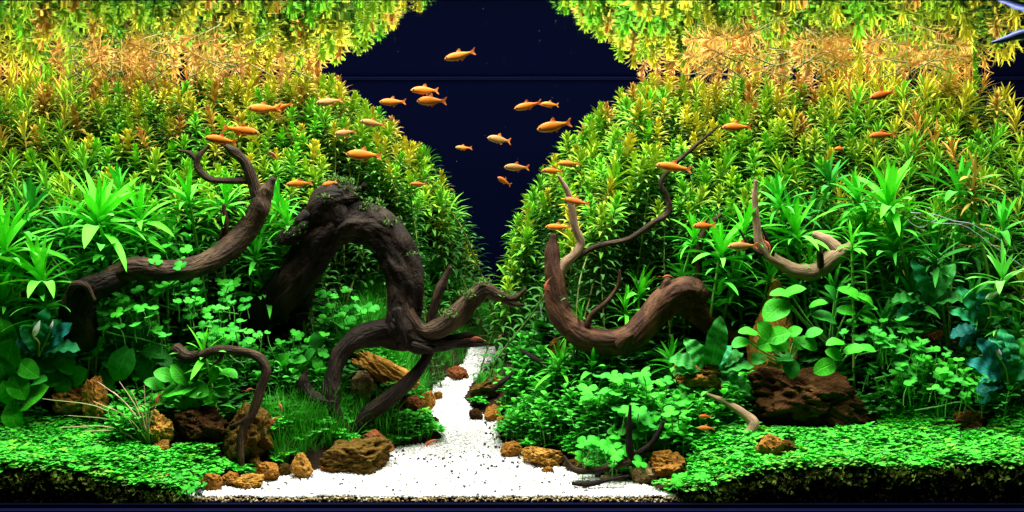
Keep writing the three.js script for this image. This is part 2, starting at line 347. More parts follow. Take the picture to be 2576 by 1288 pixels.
rock('ochre rock glimpsed under the bend of the brown wood', 1412, 910, 84, 56, 'ochre', {});
rock('reddish dark rock under the right blue leaves', 2352, 920, 170, 92, 'red', { strata: 0.1 });
rock('ochre brown stone in the carpet at right', 1940, 1160, 76, 66, 'ochre', { strata: 0.1 });
rock('dark stone right beside the ochre one in the carpet', 1985, 1146, 48, 40, 'mossy');
rock('reddish stone in the shade at far right', 2440, 1092, 96, 58, 'red');
rock('layered ochre rock behind the clover at left', 528, 778, 150, 72, 'gold', { strata: 0.14 });
rock('brown rock under the leaves behind the wood at left', 420, 765, 130, 60, 'red', {});
rock('flat brown rock in the shade under the arched wood', 745, 878, 100, 34, 'red', {});

// ---------------------------------------------------------------- driftwood
// points are [x, y, depth, half width] in frame units; the branch gets ridges, knots and a grain that runs along it
function branchGeo(pts, { sides = 20, ridge = 0.16, knot = 0.16, capEnd = true, salt = 0 } = {}) {
  const P = pts.map(([x, y, z]) => at(x, y, z)), R = pts.map(([, , z, r]) => r / scaleAt(z));
  const curve = new THREE.CatmullRomCurve3(P, false, 'centripetal'), len = curve.getLength();
  const avg = R.reduce((a, b) => a + b) / R.length, N = Math.round(clamp(len / Math.max(avg * 0.22, 0.0012), 12, 150));
  const seg = P.length - 1, b = new MB(), rings = [];
  let normal = null, prevT = null;
  const rings0 = [];
  for (let k = 0; k <= N; k++) rings0.push([k / N, 1]);
  const cap = [[1, 0.75, 0.35], [1, 0.35, 0.6], [1, 0.02, 0.66]];
  const add = (t, shrink, push) => {
    const p = curve.getPoint(t), T = curve.getTangent(t);
    if (!normal) normal = V(0, 0, 1).addScaledVector(T, -T.z).normalize();
    else { const axis = V().crossVectors(prevT, T); if (axis.length() > 1e-6) normal.applyAxisAngle(axis.normalize(), Math.acos(clamp(prevT.dot(T), -1, 1))); normal.addScaledVector(T, -normal.dot(T)).normalize(); }
    prevT = T;
    const bi = V().crossVectors(T, normal), f = t * seg, i = Math.min(Math.floor(f), seg - 1), q = f - i, r = lerp(R[i], R[i + 1], q * q * (3 - 2 * q)), s = t * len;
    p.addScaledVector(T, push * r);
    const ring = [];
    for (let a = 0; a <= sides; a++) {
      const u = (a % sides) / sides * 6.2832 + s * 4 + 0.6 * ns(s * 18 + salt), ca = Math.cos(u), sa = Math.sin(u);
      let m = 1 + ridge * (0.8 * ns(ca * 1.7 + salt, sa * 1.7, s * 24 + salt) + 0.35 * ns(ca * 3.6, sa * 3.6 + salt, s * 60) + 0.16 * ns(ca * 7, sa * 7 + salt, s * 130)) + knot * ns(ca * 0.8, sa * 0.8 + 3 * salt, s / (r + 0.004) * 0.45 + salt);
      m *= shrink;
      const q2 = (a % sides) / sides * 6.2832;
      ring.push(b.vert(V().copy(p).addScaledVector(normal, Math.cos(q2) * r * m).addScaledVector(bi, Math.sin(q2) * r * m), null, a / sides, s / 0.1));
    }
    rings.push(ring);
  };
  for (const [x, sh, pu] of [[0, 0.02, -0.6], [0, 0.45, -0.5], [0, 0.8, -0.3]]) add(x, sh, pu);
  for (const [t] of rings0) add(t, 1, 0);
  for (const [t, sh, pu] of cap) add(t, sh, pu);
  for (let k = 0; k < rings.length - 1; k++) for (let a = 0; a < sides; a++) { const A = rings[k], B = rings[k + 1]; b.tri(A[a], A[a + 1], B[a]); b.tri(A[a + 1], B[a + 1], B[a]); }
  const g = b.geo(), n = g.attributes.normal;                                 // one normal across the seam
  for (const ring of rings) { const x = ring[0], y = ring[sides], v = V(n.getX(x) + n.getX(y), n.getY(x) + n.getY(y), n.getZ(x) + n.getZ(y)).normalize(); n.setXYZ(x, v.x, v.y, v.z); n.setXYZ(y, v.x, v.y, v.z); }
  return g;
}
let woodSalt = 0;
function wood(name, label, mat, list) {
  const t = thing(name, label, 'driftwood');
  for (const [part, pts, o = {}] of list) { woodSalt += 1.93; mesh(part, branchGeo(pts, { salt: woodSalt, ...o }), o.mat || mat, t); }
  return t;
}
const archWood = wood('driftwood', 'massive dark arched driftwood left of the path with a mossy head', M.darkWood, [
  ['trunk', [[588, 862, -0.2, 26], [630, 812, -0.195, 34], [690, 758, -0.19, 42], [745, 705, -0.18, 46], [785, 650, -0.175, 48], [815, 600, -0.17, 54], [862, 564, -0.168, 57], [930, 572, -0.165, 51], [985, 612, -0.16, 49], [1006, 658, -0.158, 47], [1017, 712, -0.156, 43], [1011, 772, -0.154, 41], [1006, 830, -0.152, 43], [1016, 862, -0.152, 34]], { sides: 44, ridge: 0.32, knot: 0.24 }],
  ['knob', [[862, 575, -0.17, 56], [850, 528, -0.17, 58], [850, 490, -0.172, 42]], { sides: 28, ridge: 0.34, knot: 0.3 }],
  ['knob', [[800, 545, -0.168, 40], [830, 500, -0.165, 42], [880, 498, -0.168, 36]], { sides: 24, ridge: 0.4, knot: 0.34 }],
  ['stub', [[815, 570, -0.168, 40], [765, 588, -0.165, 30], [725, 598, -0.162, 22], [706, 605, -0.16, 14]], { ridge: 0.3 }],
  ['branch', [[768, 690, -0.185, 30], [762, 750, -0.195, 26], [748, 810, -0.2, 22], [734, 852, -0.205, 12]], { ridge: 0.3, knot: 0.26 }],
  ['branch', [[1002, 815, -0.152, 46], [1055, 855, -0.15, 34], [1105, 862, -0.15, 24], [1160, 858, -0.15, 15], [1212, 858, -0.15, 7]], { ridge: 0.24, sides: 24 }],
  ['branch', [[1012, 760, -0.15, 22], [1030, 800, -0.145, 18], [1062, 832, -0.143, 17], [1105, 825, -0.145, 24], [1150, 790, -0.148, 27], [1185, 755, -0.15, 24], [1216, 730, -0.152, 21], [1250, 742, -0.155, 15], [1288, 752, -0.158, 10], [1322, 728, -0.16, 4]], { mat: M.greyWood, ridge: 0.26 }],
  ['branch', [[1255, 745, -0.156, 12], [1285, 762, -0.157, 9], [1318, 768, -0.158, 4]], { sides: 12, mat: M.greyWood }],
  ['branch', [[1002, 838, -0.152, 38], [950, 838, -0.15, 30], [900, 852, -0.145, 26], [858, 886, -0.14, 22], [838, 935, -0.135, 19], [828, 990, -0.132, 24], [840, 1040, -0.13, 21], [862, 1070, -0.132, 14], [888, 1086, -0.135, 9]], { sides: 24, ridge: 0.28, knot: 0.26 }],
  ['branch', [[838, 1015, -0.132, 26], [800, 1008, -0.13, 22], [772, 985, -0.13, 18], [764, 958, -0.13, 13], [770, 935, -0.13, 5]]],
  ['branch', [[1085, 875, -0.15, 11], [1062, 918, -0.148, 14], [1020, 968, -0.145, 18], [965, 1014, -0.142, 20], [918, 1048, -0.14, 20], [888, 1088, -0.138, 18], [876, 1105, -0.138, 14]], { ridge: 0.22 }],
]);
for (const sp of [[[1140, 852, -0.148, 10], [1175, 842, -0.146, 6], [1200, 846, -0.146, 2]], [[1150, 866, -0.148, 9], [1195, 868, -0.147, 5], [1240, 866, -0.147, 1]], [[1040, 870, -0.14, 16], [1075, 880, -0.138, 9], [1100, 882, -0.138, 2]], [[770, 540, -0.15, 14], [752, 552, -0.145, 9], [738, 566, -0.142, 3]], [[905, 480, -0.16, 12], [915, 468, -0.156, 7], [918, 458, -0.155, 2]], [[1000, 780, -0.13, 14], [1008, 825, -0.126, 9], [1022, 862, -0.126, 3]]]) mesh('splinter', branchGeo(sp, { salt: sp[0][0], sides: 10, ridge: 0.4 }), M.darkWood, archWood);
mesh('twig', branchGeo([[1080, 830, -0.16, 12], [1090, 780, -0.16, 13], [1108, 725, -0.16, 12], [1132, 672, -0.16, 6]], { salt: 3.3, sides: 14 }), M.greyWood, archWood);
wood('driftwood', 'curved grey brown driftwood limb reaching over the star plants at left', M.greyWood, [
  ['trunk', [[280, 694, -0.112, 26], [340, 676, -0.114, 29], [420, 682, -0.12, 25], [500, 668, -0.132, 27], [560, 634, -0.147, 30], [615, 582, -0.158, 28], [648, 530, -0.158, 27], [664, 490, -0.158, 22], [686, 450, -0.158, 9]], { sides: 26 }],
  ['branch', [[650, 500, -0.158, 18], [636, 458, -0.156, 14], [618, 412, -0.155, 13], [592, 384, -0.154, 13], [566, 366, -0.153, 7]]],
  ['branch', [[622, 455, -0.156, 8], [575, 455, -0.152, 9], [522, 448, -0.148, 9], [496, 420, -0.146, 9], [498, 396, -0.146, 8], [525, 366, -0.148, 4]], { sides: 14 }],
  ['twig', [[494, 404, -0.146, 6], [476, 386, -0.145, 6], [452, 379, -0.144, 3]], { sides: 10 }],
  ['stub', [[560, 605, -0.155, 11], [566, 565, -0.15, 9], [563, 516, -0.148, 5]], { sides: 12, mat: M.brownWood }],
]);
wood('driftwood', 'dark hollow driftwood root end in the shade at far left', M.darkWood, [
  ['root', [[312, 690, -0.114, 24], [262, 712, -0.108, 30], [215, 735, -0.104, 34], [198, 780, -0.11, 40], [210, 860, -0.125, 40]], { ridge: 0.26 }],
  ['root', [[172, 740, -0.094, 8], [188, 716, -0.09, 10], [213, 718, -0.09, 9], [236, 755, -0.094, 7]], { sides: 12, mat: M.greyWood }],
]);
wood('driftwood', 'thin hooked grey twig standing in the left foreground carpet', M.greyWood, [
  ['trunk', [[442, 876, -0.09, 15], [470, 898, -0.088, 16], [505, 893, -0.086, 13], [545, 880, -0.084, 12], [605, 884, -0.08, 11], [652, 900, -0.076, 12], [668, 930, -0.074, 12], [656, 980, -0.072, 12], [634, 1040, -0.07, 11], [610, 1085, -0.069, 11], [604, 1140, -0.067, 10], [612, 1202, -0.066, 7]], { sides: 16 }],
  ['twig', [[634, 1040, -0.07, 7], [604, 1062, -0.066, 5], [576, 1072, -0.064, 2]], { sides: 8 }],
  ['twig', [[560, 885, -0.083, 6], [552, 905, -0.08, 5], [535, 918, -0.08, 3]], { sides: 8 }],
]);
wood('driftwood', 'thick reddish brown driftwood bending in a U right of the path', M.brownWood, [
  ['trunk', [[1392, 592, -0.16, 9], [1388, 640, -0.16, 20], [1394, 700, -0.158, 25], [1400, 760, -0.156, 27], [1424, 812, -0.154, 30], [1470, 850, -0.152, 33], [1530, 862, -0.15, 33], [1580, 852, -0.15, 35], [1630, 805, -0.152, 35], [1672, 758, -0.154, 40], [1714, 736, -0.155, 42], [1748, 738, -0.154, 37], [1766, 745, -0.153, 26]], { sides: 32, ridge: 0.15, knot: 0.14 }],
  ['branch', [[1690, 752, -0.166, 30], [1735, 775, -0.172, 32], [1785, 812, -0.176, 29], [1832, 846, -0.18, 25], [1890, 880, -0.186, 21]], { sides: 22, ridge: 0.16, knot: 0.14 }],
  ['stub', [[1752, 728, -0.152, 14], [1772, 735, -0.15, 9], [1788, 742, -0.149, 2]], { sides: 10, ridge: 0.3 }],
  ['stub', [[1755, 760, -0.15, 15], [1770, 768, -0.148, 8], [1778, 770, -0.147, 2]], { sides: 10, ridge: 0.3 }],
  ['stub', [[1735, 745, -0.152, 30], [1760, 742, -0.148, 16], [1778, 740, -0.146, 4]], { sides: 16, ridge: 0.3 }],
  ['stub', [[1672, 735, -0.152, 18], [1678, 712, -0.15, 12], [1680, 700, -0.15, 6]], { sides: 14 }],
  ['stub', [[1565, 865, -0.14, 24], [1582, 848, -0.128, 12], [1592, 842, -0.122, 3]], { sides: 12 }],
  ['branch', [[1404, 690, -0.158, 16], [1422, 664, -0.158, 15], [1448, 638, -0.156, 12], [1460, 610, -0.156, 10], [1446, 570, -0.155, 10], [1437, 520, -0.154, 9], [1426, 478, -0.153, 7], [1404, 442, -0.152, 4]], { sides: 16, mat: M.paleWood }],
  ['twig', [[1440, 655, -0.156, 6], [1500, 620, -0.158, 7], [1580, 602, -0.16, 7], [1640, 562, -0.162, 7], [1682, 532, -0.164, 8], [1676, 490, -0.164, 6], [1662, 460, -0.164, 6], [1690, 420, -0.165, 5], [1732, 382, -0.166, 5], [1806, 318, -0.168, 3]], { sides: 12, mat: M.greyWood }],
  ['twig', [[1474, 826, -0.148, 9], [1488, 792, -0.146, 7], [1530, 755, -0.146, 6], [1556, 712, -0.146, 5], [1558, 680, -0.146, 3]], { sides: 12 }],
]);
wood('driftwood', 'pale hook shaped branch among the star plants at right', M.paleWood, [
  ['trunk', [[2142, 618, -0.15, 12], [2096, 648, -0.15, 22], [2052, 682, -0.15, 21], [2000, 680, -0.15, 17], [1950, 654, -0.15, 14], [1912, 618, -0.15, 11], [1903, 560, -0.15, 9], [1898, 505, -0.15, 8], [1900, 455, -0.15, 5]], { sides: 18 }],
  ['stub', [[2110, 634, -0.15, 18], [2080, 606, -0.152, 15], [2048, 590, -0.155, 9]], { sides: 14 }],
  ['stub', [[2064, 668, -0.142, 9], [2062, 640, -0.138, 8], [2060, 622, -0.136, 5]], { sides: 10, mat: M.greyWood }],
  ['twig', [[1944, 645, -0.148, 7], [1930, 605, -0.145, 5], [1916, 572, -0.143, 2]], { sides: 8, mat: M.darkWood }],
  ['twig', [[1916, 640, -0.148, 7], [1886, 622, -0.145, 5], [1860, 578, -0.143, 3]], { sides: 8, mat: M.greyWood }],
]);
wood('driftwood', 'thin upright twig behind the right end of the brown wood', M.greyWood, [
  ['trunk', [[1756, 720, -0.17, 10], [1757, 650, -0.17, 9], [1764, 598, -0.17, 8], [1786, 564, -0.17, 8], [1813, 540, -0.17, 6]], { sides: 12 }],
]);
wood('driftwood', 'small twisted twig lying in the carpet right of the clover', M.paleWood, [
  ['trunk', [[1780, 992, -0.085, 4], [1820, 1010, -0.082, 8], [1868, 1040, -0.078, 11], [1894, 1066, -0.075, 15], [1880, 1092, -0.072, 12], [1848, 1112, -0.07, 7]], { sides: 14 }],
]);
wood('driftwood', 'dark forked twig at the right sand edge', M.darkWood, [
  ['trunk', [[1418, 1148, -0.055, 4], [1442, 1180, -0.052, 8], [1490, 1184, -0.05, 9], [1550, 1170, -0.05, 9], [1590, 1155, -0.052, 13]], { sides: 12, mat: M.greyWood }],
  ['branch', [[1592, 1165, -0.052, 14], [1584, 1130, -0.05, 10], [1582, 1080, -0.05, 8], [1585, 1020, -0.05, 4]], { sides: 12 }],
  ['branch', [[1596, 1145, -0.052, 9], [1635, 1120, -0.05, 7], [1656, 1090, -0.048, 7], [1668, 1062, -0.048, 5]], { sides: 12 }],
]);
wood('driftwood', 'short dark chip of wood lying on the right sand', M.darkWood, [['trunk', [[1440, 1216, -0.03, 5], [1478, 1218, -0.028, 8], [1525, 1208, -0.028, 6], [1580, 1196, -0.03, 3]], { sides: 10 }]]);
wood('driftwood', 'thin black twig slanting down right of the upper path', M.darkWood, [['trunk', [[1308, 878, -0.22, 4], [1345, 902, -0.21, 6], [1400, 932, -0.2, 6], [1440, 942, -0.19, 4]], { sides: 10 }]]);
wood('driftwood', 'stubby black twig on the yellow brown slab', M.darkWood, [['trunk', [[1240, 978, -0.19, 7], [1262, 962, -0.19, 7], [1288, 938, -0.195, 4]], { sides: 10 }]]);

// ---------------------------------------------------------------- sand grains
reseed(77);
{
  const grainGeo = (r) => { let g = new THREE.IcosahedronGeometry(1, 0); g.deleteAttribute('uv'); g.deleteAttribute('normal'); g = mergeVertices(g); const P = g.attributes.position; for (let i = 0; i < P.count; i++) { const k = rr(0.7, 1.15); P.setXYZ(i, P.getX(i) * k, P.getY(i) * k * 0.75, P.getZ(i) * k); } g = g.toNonIndexed(); g.computeVertexNormals(); return g; };
  const list = [], dark = [];
  for (let k = 0; k < 62000; k++) {
    const z = -0.365 * Math.pow(rnd(), 1.2), l = edge(z, 1) - 0.006, r = edge(z, 2) + 0.006, wide = r - l;
    if (rnd() > wide / 0.45 + 0.06) continue;
    const x = rr(l, r), d = offPath(x, z);
    if (d > 0.004 - 0.004 * rnd()) continue;
    const q = rnd(), v = rr(0.42, 0.82), c = q < 0.72 ? C(v, v * 0.98, v * 0.92) : q < 0.88 ? C(v * 0.95, v * 0.86, v * 0.66) : q < 0.96 ? C(v * 0.75, v * 0.76, v * 0.72) : C(0.45, 0.38, 0.24);
    list.push([mat4(V(x, terrain(x, z) + rr(0, 0.0012), z - 0.001), [rr(0, 6), rr(0, 6), rr(0, 6)], V(1, 1, 1).multiplyScalar(rr(0.0008, 0.00155))), c]);
  }
  tag(instanced('sand_grain', grainGeo(), M.grain, list), 'loose white and cream grains covering the sand path', null, null, 'stuff');
  for (let k = 0; k < 190; k++) {
    const near = k < 26, z = near ? rr(-0.22, -0.09) : -0.14 * Math.pow(rnd(), 0.8), l = edge(z, 1), r = edge(z, 2), x = near ? rr(Math.max(l, 0.0 - 0.03), r) : rr(l, r);
    dark.push([mat4(V(x, terrain(x, z) + 0.0016, z), [rr(0, 6), rr(0, 6), rr(0, 6)], V(1, 1, 1).multiplyScalar(rr(0.0009, 0.0021))), C(1, 1, 1).multiplyScalar(rr(0.006, 0.02))]);
  }
  for (let k = 0; k < 40; k++) { const p = k < 24 ? ground(rr(1490, 1580), rr(1182, 1206)) : ground(rr(455, 505), rr(1225, 1252)); dark.push([mat4(V(p.x, p.y + 0.002, p.z), [rr(0, 6), rr(0, 6), rr(0, 6)], V(1, 1, 1).multiplyScalar(rr(0.0018, 0.0034))), C(0.008, 0.008, 0.012)]); }
  tag(instanced('dark_grain', grainGeo(), M.grain, dark), 'scattered black grains of soil lying on the white sand', null, null, 'stuff');
  const soilGrain = [];
  for (let k = 0; k < 5200; k++) { const x = rr(-0.46, 0.47), top = terrain(x, 0); if (offPath(x, 0) < -0.004) { if (k % 4) continue; } soilGrain.push([mat4(V(x, rr(0, Math.max(top - 0.001, 0.002)), 0.0002), [rr(0, 6), rr(0, 6), rr(0, 6)], V(1, 1, 1).multiplyScalar(rr(0.0009, 0.002))), C(1, 1, 1).multiply(offPath(x, 0) < 0.01 ? pick([C(0.3, 0.2, 0.05), C(0.2, 0.13, 0.03), C(0.42, 0.34, 0.16)]) : pick([C(0.09, 0.05, 0.02), C(0.14, 0.075, 0.03), C(0.12, 0.1, 0.025), C(0.04, 0.026, 0.015)]))]); }
  tag(instanced('soil_grain', grainGeo(), M.grain, soilGrain), 'dark soil grains pressed against the front glass', null, null, 'stuff');
}

// ---------------------------------------------------------------- stem plant thickets
reseed(4242);
const G = { dark: C(0.025, 0.15, 0.008), mid: C(0.08, 0.36, 0.012), light: C(0.18, 0.52, 0.015), lime: C(0.38, 0.55, 0.02), yellow: C(0.62, 0.53, 0.028), orange: C(0.66, 0.32, 0.06), pink: C(0.66, 0.36, 0.13), olive: C(0.12, 0.2, 0.012) };
// fine whorled leaves along one stem, its top at the origin, growing down by H; returns the geometries of its parts
function shootParts({ H = 0.3, leaf = 0.0155, width = 0.0036, gap = 0.0064, per = 4, tones, lean = 0.1, droop = 1.0 }) {
  const [low, mid, tip] = tones, ax = rr(-1, 1) * lean, az = rr(-1, 1) * lean, bow = (s) => 0.075 * Math.pow(Math.min(s, 0.12) / 0.12, 1.6), path = (s) => V(ax * bow(s) + 0.003 * Math.sin(s * 40 + ax * 9), -s, az * bow(s));
  const foliage = new MB(), top = new MB(), pts = [];
  for (let k = 0; k <= 6; k++) pts.push(path(H * (1 - k / 6)));
  const stem = stalk(pts, 0.0009, 0.0006, 5, C(0.1, 0.13, 0.02), tip.clone().multiplyScalar(0.5));
  let s = 0.0005, k = 0;
  while (s < H) {
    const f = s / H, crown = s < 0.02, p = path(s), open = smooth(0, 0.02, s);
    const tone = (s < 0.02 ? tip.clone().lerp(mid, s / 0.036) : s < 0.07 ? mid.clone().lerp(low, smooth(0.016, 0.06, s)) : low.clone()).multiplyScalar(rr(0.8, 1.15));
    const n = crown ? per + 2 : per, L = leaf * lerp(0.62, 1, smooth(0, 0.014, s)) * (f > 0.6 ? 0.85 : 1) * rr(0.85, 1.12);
    for (let j = 0; j < n; j++) {
      const g = blade({ L, W: width * rr(0.85, 1.15), n: 3, rise: lerp(1.35, 0.42, open) + rr(-0.15, 0.15), droop: lerp(0.5, droop, open), fold: 0.3, peak: 0.42, base: 0.25, c0: tone.clone().lerp(low, 0.25), c1: tone });
      (crown ? top : foliage).add(g, mat4(p, [0, j / n * 6.283 + k * 0.8 + rr(-0.2, 0.2), 0]));
    }
    s += (crown ? gap * 0.55 : gap) * (f > 0.5 ? 1.5 : 1); k++;
  }
  return [['stem', stem, M.stem], ['foliage', foliage.geo(), M.leaf], ['shoot_tip', top.geo(), M.leaf]];
}
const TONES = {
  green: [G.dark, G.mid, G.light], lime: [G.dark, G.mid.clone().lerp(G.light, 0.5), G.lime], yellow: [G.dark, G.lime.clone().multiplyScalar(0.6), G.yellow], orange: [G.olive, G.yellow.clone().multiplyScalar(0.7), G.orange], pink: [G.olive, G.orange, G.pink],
};
const HEIGHTS = [0.06, 0.1, 0.15, 0.21, 0.29];
const kinds = {};
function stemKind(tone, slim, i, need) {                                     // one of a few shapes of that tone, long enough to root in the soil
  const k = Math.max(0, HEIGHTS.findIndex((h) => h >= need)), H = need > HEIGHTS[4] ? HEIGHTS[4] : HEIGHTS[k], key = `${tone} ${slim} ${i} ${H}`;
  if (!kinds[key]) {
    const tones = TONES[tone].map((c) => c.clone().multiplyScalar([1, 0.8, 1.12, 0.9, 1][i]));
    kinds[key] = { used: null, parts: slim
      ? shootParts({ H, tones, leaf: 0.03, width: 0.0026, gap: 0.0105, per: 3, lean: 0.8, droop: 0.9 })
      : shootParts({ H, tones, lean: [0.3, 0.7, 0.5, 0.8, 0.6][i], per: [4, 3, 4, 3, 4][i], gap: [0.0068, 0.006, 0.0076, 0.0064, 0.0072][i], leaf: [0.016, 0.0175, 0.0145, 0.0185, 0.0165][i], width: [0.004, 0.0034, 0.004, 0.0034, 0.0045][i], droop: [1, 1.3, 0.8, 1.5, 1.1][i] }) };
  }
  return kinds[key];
}
const peach = [0, 1].map(() => ({ parts: shootParts({ H: 0.075, tones: [G.olive, G.orange, C(0.58, 0.31, 0.07)], leaf: 0.024, width: 0.003, gap: 0.008, per: 3, lean: 0.3, droop: 0.7 }), used: null }));
const mergedOf = (v) => v.merged || (v.merged = mergeGeometries(v.parts.map((p) => p[1])));
function shoot(v, name, label, group, m) {
  let o;
  if (!v.used) { o = v.used = thing(name, label, 'water plant', group); for (const [n, g, mat] of v.parts) mesh(n, g, mat, o); } else o = copyOf(v.used, label, group);
  m.decompose(o.position, o.quaternion, o.scale);
  return o;
}
// the outline of the thickets in the frame: [x, highest y]
const SIL_L = [[-400, 185], [780, 185], [840, 205], [900, 250], [960, 300], [1020, 350], [1060, 400], [1100, 440], [1140, 545], [1160, 600], [1182, 665], [1196, 790]];
const SIL_R = [[1222, 780], [1258, 680], [1290, 585], [1320, 520], [1350, 465], [1400, 395], [1450, 325], [1540, 275], [1600, 215], [1650, 185], [3000, 185]];
const hedge = [];
for (let z = -0.2; z > -0.438; z -= 0.0165) for (let x = -0.66; x < 0.66; x += 0.0185) {
  const X = x + rr(-0.009, 0.009), Z = z + rr(-0.008, 0.008), px = pxOf(X, Z), left = px < 1210;
  if (left ? px > 1196 : px < 1222) continue;
  if (left ? px > 840 && Z > -0.285 : px < 1400 && Z > -0.31) continue;
  const drop = table([[-0.45, 0], [-0.37, 0], [-0.3, 95], [-0.25, 190], [-0.2, 310]], Z) * (left ? (px > 850 ? 0.75 : 1) : (px < 1650 ? 0.75 : px > 2000 ? 1.25 : 1));
  let y = (left ? table(SIL_L, px) : table(SIL_R, px)) + drop + rr(-14, 46) + 70 * fbm(X * 11, Z * 11, 2, 2);
  if (px > 2480) y += (px - 2480) * 1.2;
  let Y = Math.min(at(px, y, Z).y, WATER_Y - 0.003 - 0.006 * rnd());
  if (offPath(X, Z) < 0.022) continue;
  const earth = terrain(X, Z);
  if (Y < earth + 0.03) { if (rnd() < 0.5) continue; Y = earth + rr(0.03, 0.05); }
  const high = (Y - 0.25) / 0.19, gapSide = Math.abs(px - 1210) < 420;
  const q = high + rr(-0.3, 0.3);
  const tone = Y > 0.424 && rnd() < 0.75 ? pick(['orange', 'pink', 'orange', 'pink', 'yellow']) : q > 1.02 ? pick(['yellow', 'lime', 'yellow', 'orange']) : q > 0.7 ? pick(['lime', 'yellow', 'lime', 'yellow', 'orange']) : q > 0.3 ? pick(['lime', 'lime', 'green', 'yellow', 'green']) : pick(gapSide ? ['lime', 'green', 'lime', 'yellow', 'green'] : ['green', 'green', 'lime']);
  const far = px < 230 || px > 2090, slim = far ? rnd() < (px > 2090 ? 0.72 : 0.5) : rnd() < 0.04;
  if (px > 2430 && rnd() < 0.45) continue;
  hedge.push({ need: Y - earth + 0.012, X, Y, Z, px, left, slim, high, tone: slim && tone === 'pink' ? 'orange' : tone, size: rr(0.75, 1.25), spin: rr(0, 6.283), tilt: rr(-0.3, 0.3), nod: rr(-0.1, 0.4), inView: px > -10 && px < 2585 });
}
{
  const shown = hedge.filter((h) => h.inView).sort((a, b) => b.Z - a.Z), single = new Set(shown.slice(0, 290)), rest = { left: {}, right: {} };
  const say = { green: 'deep green', lime: 'lime green', yellow: 'yellow tipped', orange: 'orange tipped', pink: 'pinkish orange' };
  for (const h of hedge) {
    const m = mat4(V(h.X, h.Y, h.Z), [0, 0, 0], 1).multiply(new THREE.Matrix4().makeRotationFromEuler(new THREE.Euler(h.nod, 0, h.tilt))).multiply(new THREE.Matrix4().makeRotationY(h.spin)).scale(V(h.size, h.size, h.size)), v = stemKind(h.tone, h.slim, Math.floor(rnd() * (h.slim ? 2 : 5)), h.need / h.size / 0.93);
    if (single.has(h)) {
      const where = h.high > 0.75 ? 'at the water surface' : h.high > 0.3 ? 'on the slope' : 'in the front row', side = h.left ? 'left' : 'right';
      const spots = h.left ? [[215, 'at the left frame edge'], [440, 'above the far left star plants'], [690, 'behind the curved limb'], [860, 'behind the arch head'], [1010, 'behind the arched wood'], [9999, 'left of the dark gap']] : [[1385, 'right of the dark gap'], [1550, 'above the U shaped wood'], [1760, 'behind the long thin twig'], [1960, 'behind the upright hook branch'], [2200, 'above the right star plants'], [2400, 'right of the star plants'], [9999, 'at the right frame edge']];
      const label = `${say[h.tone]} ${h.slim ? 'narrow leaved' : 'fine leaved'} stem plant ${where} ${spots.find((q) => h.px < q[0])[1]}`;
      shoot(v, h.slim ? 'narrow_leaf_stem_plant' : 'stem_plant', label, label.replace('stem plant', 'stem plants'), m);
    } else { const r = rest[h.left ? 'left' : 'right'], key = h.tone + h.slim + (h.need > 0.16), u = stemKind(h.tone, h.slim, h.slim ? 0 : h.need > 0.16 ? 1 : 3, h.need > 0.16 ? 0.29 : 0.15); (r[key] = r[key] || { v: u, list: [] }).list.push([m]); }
  }
  for (const side of ['left', 'right']) {
    const t = thing('stem_plant_thicket', `dense back rows of stem plants in the ${side} thicket`, null, null); t.userData.kind = 'stuff';
    for (const { v, list } of Object.values(rest[side])) instanced('shoots', mergedOf(v), M.leaf, list, t);
  }
}

// shoots that have reached the surface and lie flat under it
for (let k = 0; k < 40; k++) {
  const left = k % 5 < 2, px = left ? rr(60, 700) : rr(1700, 2440), py = rr(122, 172), Z = CAM_Z - (FOC * 0.2177) / (CY - py), p = V((px - CX) / scaleAt(Z), WATER_Y - rr(0.003, 0.008), Z);
  const m = mat4(p, [0, 0, 0]).multiply(new THREE.Matrix4().makeRotationFromEuler(new THREE.Euler(rr(-0.2, 1.0), 0, (rnd() < 0.5 ? -1 : 1) * rr(0.9, 1.45)))).multiply(new THREE.Matrix4().makeRotationY(rr(0, 6.28))).scale(V(0.9, 0.55, 0.9));
  const label = `orange narrow leaved shoot lying flat under the water surface, upper ${left ? 'left' : 'right'}${px > 2200 ? ' corner' : px > 1950 ? ' middle part' : px > 1600 ? ' by the dark gap' : px < 250 ? ' corner' : px < 480 ? ' middle part' : ' by the dark gap'}`;
  shoot(peach[Math.floor(rnd() * 2)], 'surface_shoot', label, label.replace('shoot', 'shoots'), m);
}

// ---------------------------------------------------------------- star plants: whorls of long leaves on a stem
reseed(909);
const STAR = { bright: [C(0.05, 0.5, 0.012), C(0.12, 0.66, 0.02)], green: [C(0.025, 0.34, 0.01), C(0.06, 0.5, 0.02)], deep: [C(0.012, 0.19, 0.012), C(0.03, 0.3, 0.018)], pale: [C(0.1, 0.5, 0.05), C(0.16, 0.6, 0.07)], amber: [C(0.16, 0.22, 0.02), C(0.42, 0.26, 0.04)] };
const starLeaves = {};
for (const [k, [a, b]] of Object.entries(STAR)) starLeaves[k] = [0, 1, 2, 3, 4, 5].map((i) => blade({ L: 1, W: [0.155, 0.175, 0.14][i % 3], n: 7, rise: [0.3, 0.2, 0.4][i % 3], droop: [0.35, 0.7, 1.05][i >> 1], fold: 0.22, base: 0.45, tip: 0.02, peak: 0.38, twist: (i % 2 ? 0.4 : -0.3), c0: a.clone().lerp(b, 0.3), c1: a.clone().lerp(b, 0.75), cm: b }));
